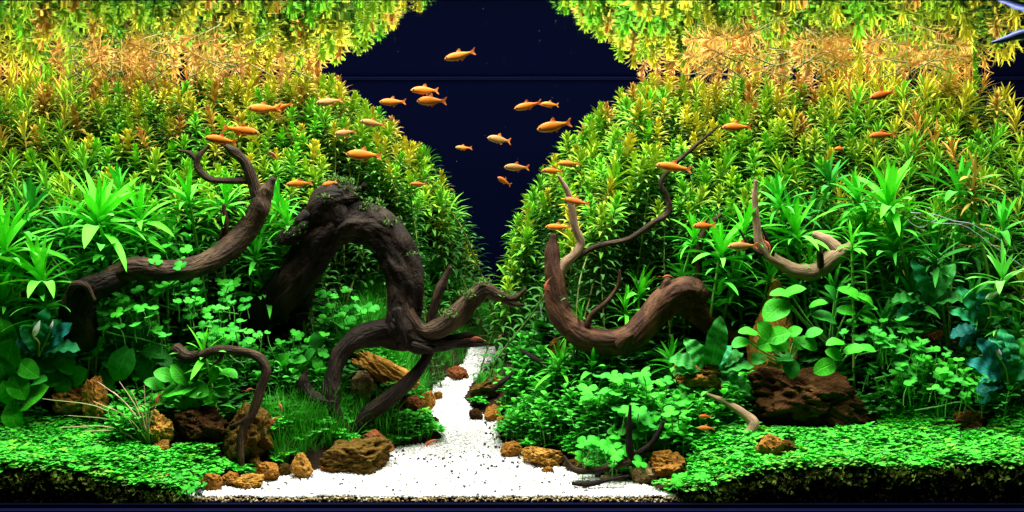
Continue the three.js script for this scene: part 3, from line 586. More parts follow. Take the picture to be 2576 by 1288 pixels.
function starPlant(label, px, py, z, radius, tone, { leaves = 17, lean = 0.25, group } = {}) {
  radius *= 1.14; leaves += 4;
  const p = at(px, py, z), R = radius / scaleAt(z), o = thing('star_plant', label, 'water plant', group);
  o.position.copy(p);
  const depth = Math.max(0.012, p.y - terrain(p.x, z)), lx = rr(-0.25, 0.25) * depth, lz = -rr(0, 0.3) * depth;
  mesh('stem', stalk([V(lx, -depth, lz), V(lx * 0.6, -depth * 0.5, lz * 0.5), V(0, 0, 0)], 0.0016, 0.0014, 6, C(0.1, 0.2, 0.02), C(0.14, 0.4, 0.03)), M.stem, o);
  const ax = rr(-1, 1) * lean, az = rr(0.1, 0.45) * lean * 1.6, spin = rr(0, 6.28), tilt = new THREE.Quaternion().setFromEuler(new THREE.Euler(az, 0, ax));
  for (let k = 0; k < leaves; k++) {
    const f = k / (leaves - 1);                                              // 0 outermost, 1 innermost
    const m = mesh('leaf', starLeaves[tone][Math.min(5, Math.floor((1 - f) * 5.9))], M.leaf, o);
    const up = lerp(-0.3, 1.3, Math.pow(f, 0.95)) + rr(-0.15, 0.15);
    m.quaternion.copy(tilt).multiply(new THREE.Quaternion().setFromEuler(new THREE.Euler(rr(-0.2, 0.2), spin + k * 2.4 + rr(-0.25, 0.25), up, 'YXZ')));
    m.position.set(0, -0.012 * (1 - f), 0);
    const L = R * lerp(1.12, 0.72, f) * rr(0.8, 1.12);
    m.scale.set(L, L * rr(0.85, 1.1), L * rr(0.75, 1.05));
  }
  for (let d = 0.012; d < Math.min(depth * 0.75, 0.062); d += 0.0115) for (let k = 0; k < 4; k++) {
    const m = mesh('leaf', starLeaves[tone === 'bright' ? 'green' : tone][3 + Math.floor(rnd() * 3)], M.leaf, o), L = R * rr(0.6, 0.95), t = d / depth;
    m.quaternion.setFromEuler(new THREE.Euler(rr(-0.2, 0.2), spin + d * 300 + k * 1.57 + rr(-0.3, 0.3), rr(-0.15, 0.5), 'YXZ'));
    m.position.set(lx * t * t, -d, lz * t * t); m.scale.set(L, L, L * rr(0.75, 1));
  }
  return o;
}
for (const [label, px, py, z, r, tone, n] of [
  ['largest bright star plant in the middle of the left group', 245, 548, -0.14, 150, 'bright', 24],
  ['bright star plant cut by the left frame edge', 14, 612, -0.12, 140, 'bright', 20],
  ['spreading star plant right of the largest one at left', 352, 540, -0.15, 112, 'bright', 18],
  ['wide low star plant above the left broad leaves', 106, 690, -0.11, 128, 'bright', 20],
  ['shaded star plant below the largest one at left', 266, 624, -0.135, 95, 'green', 16],
  ['star plant left of the loop of the curved limb', 474, 492, -0.16, 98, 'bright', 17],
  ['star plant behind the reddish stub of the curved limb', 568, 500, -0.17, 90, 'bright', 16],
  ['star plant between the curved limb and the arch head', 724, 552, -0.18, 86, 'bright', 16],
  ['small star plant just right of the limb tip', 700, 508, -0.185, 72, 'green', 14],
  ['dim drooping star plant under the curved limb', 642, 636, -0.18, 74, 'green', 12],
  ['star plant growing behind the lower arch at left', 664, 728, -0.2, 92, 'green', 14],
  ['dim star plant behind the left frame group', 80, 520, -0.17, 92, 'deep', 14],
  ['narrow star plant over the far left one', 52, 566, -0.15, 88, 'green', 14],
  ['star plant between the two large ones at left', 168, 575, -0.16, 96, 'green', 16],
  ['dim star plant over the limb base', 420, 590, -0.18, 84, 'green', 14],
  ['low shaded star plant left of the limb base', 200, 700, -0.14, 96, 'deep', 14],
  ['shaded star plant over the hollow root end', 330, 640, -0.17, 80, 'deep', 12],
  ['star plant at left frame edge below the others', 8, 745, -0.11, 110, 'green', 14],
  ['tall dim star plant behind the largest at left', 300, 470, -0.2, 84, 'green', 12],
  ['small star plant beside the arch stub', 660, 575, -0.2, 66, 'green', 12],
  ['small tuft on the bend of the hooked twig', 512, 880, -0.092, 82, 'bright', 10],
  ['largest bright star plant in the right group', 2238, 505, -0.15, 136, 'bright', 22],
  ['star plant touching the largest right one on its left', 2160, 492, -0.17, 88, 'green', 15],
  ['pale green star plant high at the right', 2412, 470, -0.18, 104, 'green', 15],
  ['tall dark leaved star plant above the pale hook branch', 2088, 452, -0.2, 84, 'deep', 12],
  ['star plant right of the upright hook branch', 1960, 500, -0.18, 88, 'green', 15],
  ['bright star plant behind the hook of the pale branch', 2002, 580, -0.17, 108, 'bright', 18],
  ['bright star plant left of the upright hook branch', 1872, 570, -0.17, 90, 'bright', 15],
  ['bright star plant around the thin upright twig', 1812, 628, -0.16, 108, 'bright', 18],
  ['star plant left of the thin upright twig', 1748, 590, -0.18, 82, 'bright', 14],
  ['star plant inside the bend of the pale hook branch', 2036, 655, -0.165, 66, 'bright', 12],
  ['star plant at the blunt end of the pale branch', 2142, 600, -0.14, 62, 'bright', 9],
  ['dense shaded star plant under the largest right one', 2256, 612, -0.16, 104, 'green', 17],
  ['star plant between the large right one and the branch', 2174, 560, -0.18, 84, 'green', 14],
  ['shaded star plant above the right blue leaves', 2352, 646, -0.15, 98, 'deep', 15],
  ['pale green star plant upright at far right', 2522, 690, -0.11, 108, 'pale', 13],
  ['shaded star plant under the pale hook branch', 2100, 738, -0.17, 84, 'green', 13],
  ['star plant beneath the pale hook branch tip', 1935, 690, -0.18, 78, 'bright', 13],
  ['star plant right under the long thin twig', 1608, 725, -0.2, 82, 'bright', 15],
  ['small star plant behind the U of brown wood', 1572, 768, -0.19, 66, 'bright', 12],
  ['narrow star plant over the right end of the brown wood', 1850, 700, -0.19, 92, 'green', 15],
  ['low star plant left of the brown wood end', 1720, 690, -0.2, 76, 'green', 12],
  ['grassy tuft inside the U of brown wood', 1462, 800, -0.19, 60, 'bright', 8],
  ['low bright tuft under the U of brown wood', 1405, 912, -0.16, 76, 'bright', 13],
  ['low tuft right of the one under the brown wood', 1490, 918, -0.15, 74, 'green', 13],
  ['dark star plant in the shade right of the pale branch', 2290, 735, -0.15, 92, 'deep', 14],
  ['dark star plant at the right frame edge', 2560, 820, -0.1, 90, 'deep', 12],
  ['dim star plant over the far right rock', 2440, 760, -0.14, 90, 'deep', 14],
  ['amber tipped star plant high at the right edge', 2452, 436, -0.17, 70, 'amber', 8],
  ['amber star plant below the other amber one', 2444, 482, -0.16, 64, 'amber', 7],
  ['small green star plant among the clover right', 2220, 800, -0.14, 70, 'deep', 12],
  ['green star plant in front of the dark gap rim', 1690, 900, -0.14, 72, 'green', 12],
]) starPlant(label, px, py, z, r, tone, { leaves: n });

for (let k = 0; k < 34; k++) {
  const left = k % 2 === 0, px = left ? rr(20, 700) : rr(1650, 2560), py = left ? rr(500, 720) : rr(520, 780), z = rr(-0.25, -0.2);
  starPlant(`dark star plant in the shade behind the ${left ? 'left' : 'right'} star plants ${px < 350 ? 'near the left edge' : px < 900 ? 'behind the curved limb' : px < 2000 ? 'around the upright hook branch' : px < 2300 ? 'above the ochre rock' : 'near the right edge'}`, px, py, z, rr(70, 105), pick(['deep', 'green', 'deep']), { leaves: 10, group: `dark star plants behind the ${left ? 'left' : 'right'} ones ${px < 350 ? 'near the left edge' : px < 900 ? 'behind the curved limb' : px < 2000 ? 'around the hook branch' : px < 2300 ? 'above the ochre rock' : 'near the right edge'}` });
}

// ---------------------------------------------------------------- broad leaved plants
reseed(515);
const broadTones = [[C(0.025, 0.4, 0.012), C(0.055, 0.54, 0.02)], [C(0.016, 0.28, 0.02), C(0.035, 0.4, 0.03)], [C(0.04, 0.5, 0.012), C(0.07, 0.62, 0.02)]];
const broadLeaf = broadTones.map(([a, b]) => [0, 1].map((i) => blade({ L: 1, W: i ? 0.74 : 0.84, n: 8, rise: 0.25, droop: i ? 1.0 : 0.6, fold: 0.16, base: 0.28, tip: 0.03, peak: 0.4, notch: 0.06, wave: 0.02, waves: 2, c0: a, c1: a.clone().lerp(b, 0.6), cm: b })));
// leaves: [x, y of the leaf's middle, length, direction in the frame in degrees, how far it faces us, tone]
function broadPlant(label, px, py, z, leaves) {
  const shrink = px > 1900 ? 0.86 : 1, foot = at(px, py, z), o = thing('broad_leaf_plant', label, 'water plant'); o.position.copy(foot);
  for (const [lx, ly, len, dir, face, tone = 0, dz = 0] of leaves) {
    const c = at(lx, ly, z + dz), L = shrink * len / scaleAt(z + dz), a = dir * Math.PI / 180, d = V(Math.cos(a), Math.sin(a), rr(0.1, 0.5)).normalize();
    const n = V(0, 1 - face, face * 1.1).addScaledVector(d, -V(0, 1 - face, face * 1.1).dot(d)).normalize(), s = V().crossVectors(d, n);
    const m = mesh('leaf', broadLeaf[tone][Math.floor(rnd() * 2)], M.broad, o);
    const base = c.clone().addScaledVector(d, -L * 0.5).sub(foot);
    m.matrix.makeBasis(d, n, s.negate()); m.quaternion.setFromRotationMatrix(m.matrix.makeBasis(d, n, V().crossVectors(d, n)));
    m.position.copy(base); m.scale.setScalar(L);
    const k = stalk([V(rr(-0.004, 0.004), -0.004, 0), base.clone().multiplyScalar(0.5).add(V(0, -0.004, -0.006)), base], 0.0012, 0.0009, 5, C(0.05, 0.22, 0.015), C(0.08, 0.36, 0.02));
    mesh('leaf_stalk', k, M.stem, o);
  }
  return o;
}
broadPlant('round leaved plant at the left frame edge over the rock', 40, 1010, -0.09, [[12, 835, 74, 100, 0.6], [26, 890, 92, 70, 0.75], [6, 930, 70, 110, 0.6, 1], [72, 930, 68, -30, 0.7], [22, 985, 66, 110, 0.8], [50, 975, 72, -60, 0.8], [88, 998, 92, 35, 0.45, 2], [34, 1052, 76, -70, 0.95, 2], [100, 960, 50, 10, 0.4, 1]]);
broadPlant('round leaved plant behind the tall ochre stone at left', 205, 990, -0.12, [[238, 868, 62, 50, 0.75], [200, 855, 50, 160, 0.4, 1], [168, 918, 66, -45, 0.55], [120, 925, 62, 200, 0.5, 1], [198, 945, 66, 30, 0.75], [132, 958, 52, 200, 0.6, 1], [286, 918, 60, -20, 0.4, 1], [270, 955, 52, -60, 0.7], [215, 900, 46, 20, 0.3, 2], [160, 975, 50, -100, 0.7, 1]]);
broadPlant('broad leaved plant with one large bluish leaf at left', 320, 900, -0.13, [[305, 920, 92, -112, 0.95, 1, 0.02], [340, 830, 62, 80, 0.85], [300, 850, 60, 170, 0.4, 1], [365, 850, 70, 30, 0.6, 1], [388, 888, 74, -5, 0.35, 1], [278, 885, 54, 200, 0.3, 1], [360, 935, 54, -120, 0.7], [350, 905, 46, 20, 0.3, 2], [410, 905, 60, -20, 0.4, 1]]);
broadPlant('bright pointed leaved plant under the hooked twig at left', 470, 1010, -0.085, [[410, 944, 52, 160, 0.5, 2], [450, 938, 60, 130, 0.5, 2], [492, 926, 66, 20, 0.35, 2], [448, 985, 84, 195, 0.3, 2], [500, 985, 62, -15, 0.55, 2], [540, 940, 40, 70, 0.6, 2], [560, 965, 46, 20, 0.4, 2], [556, 985, 48, -20, 0.6, 2], [528, 1000, 50, -60, 0.55, 2], [520, 1010, 46, 20, 0.4], [480, 1028, 56, -90, 0.8], [430, 1000, 50, 215, 0.4], [575, 940, 56, -5, 0.25, 2], [385, 965, 50, 150, 0.5], [400, 1010, 48, 190, 0.4]]);
broadPlant('small round leaved plant behind the hooked twig top', 720, 930, -0.15, [[714, 906, 44, 45, 0.6], [752, 905, 40, 10, 0.5], [800, 918, 36, -50, 0.6], [712, 950, 40, 200, 0.5], [745, 945, 34, -30, 0.5], [780, 890, 40, 60, 0.4, 1], [795, 855, 44, 100, 0.5, 1]]);
broadPlant('broad leaved plant standing over the right ochre rock', 2090, 860, -0.12, [[1950, 785, 92, 215, 0.45, 2], [1965, 740, 74, 165, 0.3, 2], [2000, 735, 70, 20, 0.3, 2], [2078, 800, 78, -10, 0.35, 1], [2060, 764, 56, 25, 0.3, 2], [2140, 738, 74, -20, 0.3, 2], [2180, 755, 64, -25, 0.3, 2], [2190, 775, 46, 10, 0.3], [2130, 785, 56, -10, 0.4], [2185, 800, 60, -30, 0.3], [2090, 735, 60, 120, 0.4, 1]]);
broadPlant('row of round leaves along the top of the huge dark slab', 1985, 905, -0.1, [[1920, 830, 64, 130, 0.6, 2], [1960, 845, 70, 20, 0.6, 2], [1925, 865, 66, 195, 0.75, 2], [1960, 868, 58, -150, 0.85, 2], [1880, 838, 60, 175, 0.3, 2], [2000, 835, 46, 25, 0.5, 2], [2010, 865, 44, -60, 0.75, 2], [2035, 865, 62, -25, 0.6], [1905, 905, 52, 210, 0.5], [1990, 930, 60, -80, 0.85, 1], [1975, 905, 54, 0, 0.3, 1], [1860, 865, 54, 200, 0.4], [2050, 838, 50, 20, 0.4]]);
broadPlant('pair of broad leaves hanging over the right slab', 2110, 900, -0.09, [[2072, 925, 72, 200, 0.7, 2], [2096, 890, 54, 150, 0.6, 2], [2150, 882, 62, 10, 0.35, 2], [2100, 862, 60, 175, 0.3, 2], [2180, 880, 56, -10, 0.3]]);
broadPlant('dim broad leaved plant in the shade below the right star plants', 2230, 860, -0.15, [[2240, 790, 60, 40, 0.4, 1], [2290, 810, 64, -10, 0.4, 1], [2200, 835, 60, 190, 0.4, 1], [2280, 850, 60, -30, 0.4, 1], [2330, 830, 62, 20, 0.4, 1], [2250, 870, 50, -60, 0.6, 1]]);
broadPlant('dim broad leaved plant above the big left leaves', 150, 830, -0.14, [[30, 760, 84, 60, 0.4, 0], [60, 790, 70, 30, 0.35, 0], [120, 770, 66, 20, 0.3, 1], [200, 790, 62, -10, 0.3, 1], [20, 820, 60, 170, 0.4, 1], [160, 760, 56, 60, 0.4, 1]]);

// ruffled leaf plants
const ruffTones = { blue: [C(0.008, 0.16, 0.13), C(0.02, 0.3, 0.22)], green: [C(0.02, 0.28, 0.03), C(0.05, 0.45, 0.05)], teal: [C(0.012, 0.26, 0.08), C(0.03, 0.42, 0.12)] };
const ruffLeaf = Object.fromEntries(Object.entries(ruffTones).map(([k, [a, b]]) => [k, [0, 1].map((i) => blade({ L: 1, W: 0.36 + 0.06 * i, n: 24, rise: 0.3, droop: 0.8 + 0.4 * i, fold: 0.25, base: 0.3, tip: 0.05, peak: 0.55, wave: 0.09, waves: 4 + i, c0: a, c1: b, cm: b }))]));
function ruffledPlant(label, px, py, z, leaves, flowers = []) {
  const foot = at(px, py, z), o = thing('ruffled_leaf_plant', label, 'water plant'); o.position.copy(foot);
  for (const [len, dir, face, tone] of leaves) {
    const L = (px > 2400 ? 0.82 : 1) * len / scaleAt(z), a = dir * Math.PI / 180, d = V(Math.cos(a), Math.sin(a), rr(0.15, 0.45)).normalize(), f = V(0, 1 - face, face * 1.1);
    const n = f.addScaledVector(d, -f.dot(d)).normalize(), m = mesh('leaf', ruffLeaf[tone][Math.floor(rnd() * 2)], M.broad, o);
    m.quaternion.setFromRotationMatrix(new THREE.Matrix4().makeBasis(d, n, V().crossVectors(d, n))); m.scale.setScalar(L);
    m.position.copy(d).multiplyScalar(L * 0.08);
  }
  for (const [fx, fy, len, dir] of flowers) {
    const p = at(fx, fy, z + 0.015).sub(foot), a = dir * Math.PI / 180, L = len / scaleAt(z), d = V(Math.cos(a), Math.sin(a), 0);
    const fl = mesh('flower', new THREE.LatheGeometry([[0, 0], [0.1, 0.1], [0.17, 0.3], [0.15, 0.55], [0.07, 0.85], [0, 1]].map(([x, y]) => new THREE.Vector2(x, y)), 9), M.flower, o);
    fl.quaternion.setFromUnitVectors(V(0, 1, 0), d); fl.scale.setScalar(L); fl.position.copy(p).addScaledVector(d, -L / 2);
    mesh('flower_stalk', stalk([V(0, 0, 0.004), p.clone().multiplyScalar(0.5).add(V(0.002, 0, 0.004)), fl.position.clone()], 0.0009, 0.0008, 5, C(0.3, 0.24, 0.06), C(0.3, 0.3, 0.08)), M.stem, o);
  }
  return o;
}
M.flower = leafMat('flower', { color: C(0.85, 0.85, 0.7), vertex: false, through: 0.3 });
ruffledPlant('blue green ruffled plant with a white bud at far right', 2532, 965, -0.085, [[185, 128, 0.75, 'blue'], [150, 150, 0.6, 'blue'], [110, 182, 0.5, 'blue'], [165, 95, 0.7, 'teal'], [150, 70, 0.7, 'green'], [120, 45, 0.6, 'teal'], [105, 205, 0.5, 'blue'], [110, 20, 0.5, 'green'], [150, 110, 0.8, 'teal'], [90, 165, 0.3, 'teal']], [[2506, 882, 56, 118]]);
ruffledPlant('dark blue green ruffled plant with a white bud above the right rock', 2470, 830, -0.12, [[150, 120, 0.6, 'teal'], [130, 150, 0.5, 'teal'], [140, 85, 0.6, 'teal'], [120, 50, 0.5, 'green'], [110, 180, 0.4, 'blue'], [100, 20, 0.4, 'teal'], [120, 100, 0.7, 'blue'], [90, 210, 0.4, 'blue']], [[2498, 741, 44, 30]]);
ruffledPlant('dark ruffled plant with white flowers at left', 100, 895, -0.105, [[130, 42, 0.7, 'blue'], [110, 62, 0.6, 'teal'], [120, 80, 0.6, 'teal'], [90, 110, 0.5, 'teal'], [110, 20, 0.4, 'teal'], [80, 150, 0.4, 'blue'], [100, 5, 0.35, 'blue']], [[92, 826, 44, 68], [130, 818, 24, 75]]);
ruffledPlant('low green ruffled plant on the ochre rock right of centre', 1782, 942, -0.105, [[150, 82, 0.8, 'green'], [110, 120, 0.6, 'green'], [110, 150, 0.5, 'green'], [100, 40, 0.5, 'green'], [110, 15, 0.4, 'green'], [115, -15, 0.4, 'green'], [95, 165, 0.4, 'green'], [90, 60, 0.5, 'teal'], [80, 195, 0.4, 'green']]);
ruffledPlant('green ruffled plant in the shade above the right end of the slab', 2330, 770, -0.14, [[120, 60, 0.5, 'green'], [120, 110, 0.5, 'teal'], [110, 20, 0.4, 'green'], [100, 160, 0.4, 'green'], [90, 190, 0.4, 'teal']]);

// ---------------------------------------------------------------- clover leaved creepers
reseed(3131);
// a leaf of three notched lobes, lying in the xz plane, its stalk joining at the origin
function cloverGeo(a, b) {
  const m = new MB(), N = 24, mid = m.vert(V(0, 0, 0), b);
  for (let k = 0; k <= N; k++) {
    const u = k / N * 6.2832, lobe = Math.abs(Math.cos(u * 1.5)), r = 0.5 * (0.42 + 0.58 * Math.pow(lobe, 0.55)) * (1 - 0.1 * Math.pow(Math.abs(Math.cos(u * 1.5)), 14));
    m.vert(V(Math.cos(u) * r, 0.09 * lobe * lobe - 0.05 + 0.03 * Math.sin(u * 2), Math.sin(u) * r), a);
  }
  for (let k = 1; k <= N; k++) m.tri(mid, k + 1, k);
  return m.geo();
}
const cloverLeaf = [cloverGeo(C(0.022, 0.36, 0.01), C(0.04, 0.42, 0.014)), cloverGeo(C(0.012, 0.24, 0.01), C(0.03, 0.34, 0.014)), cloverGeo(C(0.035, 0.42, 0.012), C(0.06, 0.5, 0.016))];
function cloverPlant(label, pts, z, size, { count = 30, spread = [40, 30], face = 0.55, rise = 0.02 } = {}) {
  const o = thing('clover_plant', label, 'water plant'), first = at(pts[0][0], pts[0][1], z); o.position.copy(first);
  const runner = pts.map(([x, y, dz = 0]) => { const p = at(x, y, z + dz); p.y = Math.max(p.y - rise, terrain(p.x, p.z) + 0.002); return p.sub(first); });
  mesh('runner', stalk(runner.length > 1 ? runner : [...runner, runner[0].clone().add(V(0.01, 0.004, 0))], 0.0008, 0.0007, 5, C(0.06, 0.25, 0.02)), M.stem, o);
  for (let k = 0; k < count; k++) {
    const f = rnd() * (pts.length - 1), i = Math.min(Math.floor(f), Math.max(pts.length - 2, 0)), a = pts[i], b = pts[Math.min(i + 1, pts.length - 1)], q = f - i;
    const X = lerp(a[0], b[0], q) + rr(-1, 1) * spread[0], Y = lerp(a[1], b[1], q) + rr(-1, 1) * spread[1], Z = z + lerp(a[2] || 0, b[2] || 0, q) + rr(-0.02, 0.02);
    const p = at(X, Y, Z); if (p.y < terrain(p.x, Z) + 0.004) p.y = terrain(p.x, Z) + rr(0.004, 0.014);
    p.sub(first);
    const m = mesh('leaf', cloverLeaf[Math.floor(rnd() * 3)], M.leaf, o), L = 0.86 * size * rr(0.6, 1.2) / scaleAt(Z);
    m.position.copy(p); m.scale.setScalar(L);
    m.rotation.set(face * rr(0.4, 1.5), rr(0, 6.28), rr(-0.35, 0.35), 'ZXY');
    m.rotation.order = 'XYZ'; m.quaternion.setFromEuler(new THREE.Euler(face * rr(0.3, 1.5), 0, rr(-0.4, 0.4))).multiply(new THREE.Quaternion().setFromAxisAngle(V(0, 1, 0), rr(0, 6.28)));
    const root = p.clone().add(V(rr(-0.006, 0.006), -rr(0.012, 0.022), rr(-0.008, 0)));
    mesh('leaf_stalk', stalk([root, p.clone().lerp(root, 0.5).add(V(rr(-0.002, 0.002), 0, 0)), p], 0.0005, 0.0005, 4, C(0.07, 0.3, 0.03)), M.stem, o);
  }
  return o;
}
cloverPlant('trailing clover leaved plant climbing over the left rocks', [[280, 800], [330, 740], [400, 690], [460, 640]], -0.13, 44, { count: 26, spread: [40, 40] });
cloverPlant('clover leaved plant in front of the limb base at left', [[230, 770], [290, 790], [350, 800], [420, 820]], -0.115, 46, { count: 28, spread: [40, 36] });
cloverPlant('clover leaved plant under the curved limb', [[380, 710], [450, 730], [530, 730], [600, 740]], -0.14, 42, { count: 30, spread: [36, 34] });
cloverPlant('clover leaved plant left of the arch base', [[460, 780], [520, 770], [570, 800], [560, 850]], -0.12, 40, { count: 36, spread: [44, 44] });
cloverPlant('clover leaved plant above the hooked twig', [[500, 840], [560, 830], [600, 860], [640, 850]], -0.11, 34, { count: 26, spread: [40, 28] });
cloverPlant('clover leaved plant seen through the lower arch', [[780, 780], [830, 760], [870, 790], [900, 810]], -0.22, 40, { count: 34, spread: [50, 40] });
cloverPlant('small clover leaved plant between arch legs', [[690, 870], [740, 850], [790, 870], [760, 910]], -0.17, 34, { count: 26, spread: [40, 30] });
cloverPlant('large bright clover leaved mass right of the path', [[1500, 1000], [1570, 970], [1640, 980], [1700, 1010]], -0.1, 54, { count: 54, spread: [60, 46], face: 0.4 });
cloverPlant('bright clover leaved mass behind the dark forked twig', [[1560, 1050], [1620, 1060], [1680, 1050], [1730, 1080]], -0.075, 54, { count: 46, spread: [56, 44], face: 0.5 });
cloverPlant('low clover leaved plant at the foot of the forked twig', [[1450, 1140], [1510, 1130], [1560, 1150], [1620, 1130]], -0.06, 48, { count: 34, spread: [40, 30], face: 0.6 });
cloverPlant('clover leaved plant right of the huge dark slab', [[2200, 900], [2260, 890], [2320, 910], [2380, 930]], -0.1, 48, { count: 44, spread: [50, 44], face: 0.4 });
cloverPlant('clover leaved plant above the right end of the slab', [[2160, 840], [2230, 830], [2290, 850], [2330, 880]], -0.115, 46, { count: 34, spread: [50, 36], face: 0.35 });
cloverPlant('clover leaved plant below the right blue leaves', [[2300, 980], [2360, 970], [2420, 960], [2460, 990]], -0.09, 40, { count: 34, spread: [46, 36], face: 0.45 });
cloverPlant('clover leaved tuft at the left tip of the white sand', [[440, 1228], [470, 1234], [500, 1225]], -0.012, 26, { count: 22, spread: [26, 12] });
cloverPlant('clover leaved tuft at the right tip of the white sand', [[1700, 1222], [1740, 1215], [1780, 1205]], -0.012, 32, { count: 26, spread: [26, 16] });
cloverPlant('clover leaved plant among the dark leaves at far left', [[80, 790], [160, 800], [230, 830]], -0.125, 40, { count: 16, spread: [50, 30] });

// ---------------------------------------------------------------- small leaved bushy plants
const spriteGeo = (n, tones, L, W, H) => {                                   // a few upright stems with pairs of rounded leaves
  const st = new MB(), fo = new MB();
  for (let k = 0; k < n; k++) {
    const x = rr(-1, 1) * H * 0.45, z = rr(-1, 1) * H * 0.4, h = H * rr(0.55, 1.1), lx = rr(-0.3, 0.3) * h, lz = rr(-0.2, 0.35) * h;
    st.add(stalk([V(x, 0, z), V(x + lx * 0.3, h * 0.5, z + lz * 0.3), V(x + lx, h, z + lz)], 0.0006, 0.0005, 4, C(0.05, 0.24, 0.02), C(0.08, 0.4, 0.02)));
    for (let q = 0; q < 4; q++) {
      const t = 0.4 + 0.2 * q, p = V(x + lx * t * t, h * t, z + lz * t * t), tone = tones[0].clone().lerp(tones[1], t * rr(0.7, 1.1));
      for (const s of [0, 1]) fo.add(blade({ L: L * rr(0.7, 1.1) * (q === 3 ? 0.8 : 1), W: W * rr(0.85, 1.1), n: 4, rise: q === 3 ? 0.95 : 0.5, droop: 0.9, fold: 0.2, base: 0.18, tip: 0.2, peak: 0.6, c0: tone.clone().multiplyScalar(0.8), c1: tone }), mat4(p, [rr(-0.2, 0.2), q * 1.57 + s * 3.14 + k, 0]));
    }
  }
  return [['stem', st.geo(), M.stem], ['foliage', fo.geo(), M.leaf]];
};
const bushTones = { bright: [C(0.03, 0.36, 0.02), C(0.08, 0.58, 0.03)], deep: [C(0.02, 0.27, 0.012), C(0.045, 0.42, 0.02)] };
const bushes = {};
for (const k of Object.keys(bushTones)) bushes[k] = [0, 1, 2].map(() => ({ parts: spriteGeo(9, bushTones[k], 0.0115, 0.0062, 0.03), used: null }));
const hidesStone = (p, tall) => { const x = pxOf(p.x, p.z), y = pyOf(p.y, p.z), t = tall * scaleAt(p.z); return STONES.some(([x0, x1, y0, y1, z]) => x > x0 - 6 && x < x1 + 6 && y > y0 && y - t < y1 - 4 && p.z > z - 0.03); };
function bush(tone, px, py, z, s, label, group) {
  if (hidesStone(ground(px, py), 0.03 * s)) return;
  const v = pick(bushes[tone]); let o;
  if (!v.used) { o = v.used = thing('small_leaf_plant', label, 'water plant', group); for (const [n, g, m] of v.parts) mesh(n, g, m, o); } else o = copyOf(v.used, label, group);
  const p = z === null ? ground(px, py) : at(px, py, z); o.position.copy(p); o.rotation.set(0, rr(0, 6.28), 0); o.scale.setScalar(s);
}
const spot = (x0, x1, y0, y1, s0, s1, tone, where) => {
  const fx = rnd(), fy = rnd(), s = rr(s0, s1), place = `${fy < 0.5 ? 'back' : 'front'} ${fx < 0.33 ? 'left' : fx < 0.67 ? 'middle' : 'right'}`, l = `${s > (s0 + s1) / 2 ? 'tall' : 'low'} ${tone === 'deep' ? 'dark' : 'bright'} green small leaved plant ${where}, ${place}`;
  return [lerp(x0, x1, fx), lerp(y0, y1, fy), null, s, l, l.replace('plant', 'plants')];
};
for (const [tone, x0, x1, y0, y1, n, s0, s1, where] of [
  ['bright', 1290, 1500, 960, 1130, 26, 0.7, 1.1, 'on the bank right of the middle path'],
  ['bright', 1480, 1780, 1060, 1150, 16, 0.8, 1.2, 'among the clover mass at right'],
  ['bright', 1700, 1900, 1010, 1100, 16, 0.8, 1.2, 'around the small twisted twig'],
  ['deep', 1330, 1560, 920, 1000, 18, 0.8, 1.2, 'in the shade under the brown wood'],
  ['bright', 2200, 2420, 985, 1075, 14, 0.9, 1.3, 'right of the huge dark slab'],
  ['deep', 2380, 2575, 960, 1080, 16, 0.9, 1.3, 'in the far right corner'],
  ['bright', 280, 440, 1050, 1140, 14, 0.8, 1.2, 'around the pitted rock at left'],
  ['bright', 430, 600, 1120, 1180, 12, 0.9, 1.2, 'left of the hooked twig foot'],
  ['deep', 20, 260, 920, 1010, 16, 0.9, 1.3, 'behind the tall ochre stone at left'],
  ['deep', 280, 560, 890, 1000, 16, 0.9, 1.3, 'under the left broad leaves'],
  ['deep', 640, 830, 930, 1010, 14, 0.8, 1.1, 'between the hooked twig and the arch'],
  ['bright', 1000, 1060, 1075, 1105, 4, 0.6, 0.8, 'on the mound left of the middle path'],
  ['bright', 2020, 2140, 1062, 1095, 6, 0.7, 1.0, 'in front of the huge dark slab'],
]) for (let k = 0; k < n; k++) bush(tone, ...spot(x0, x1, y0, y1, s0, s1, tone, where));

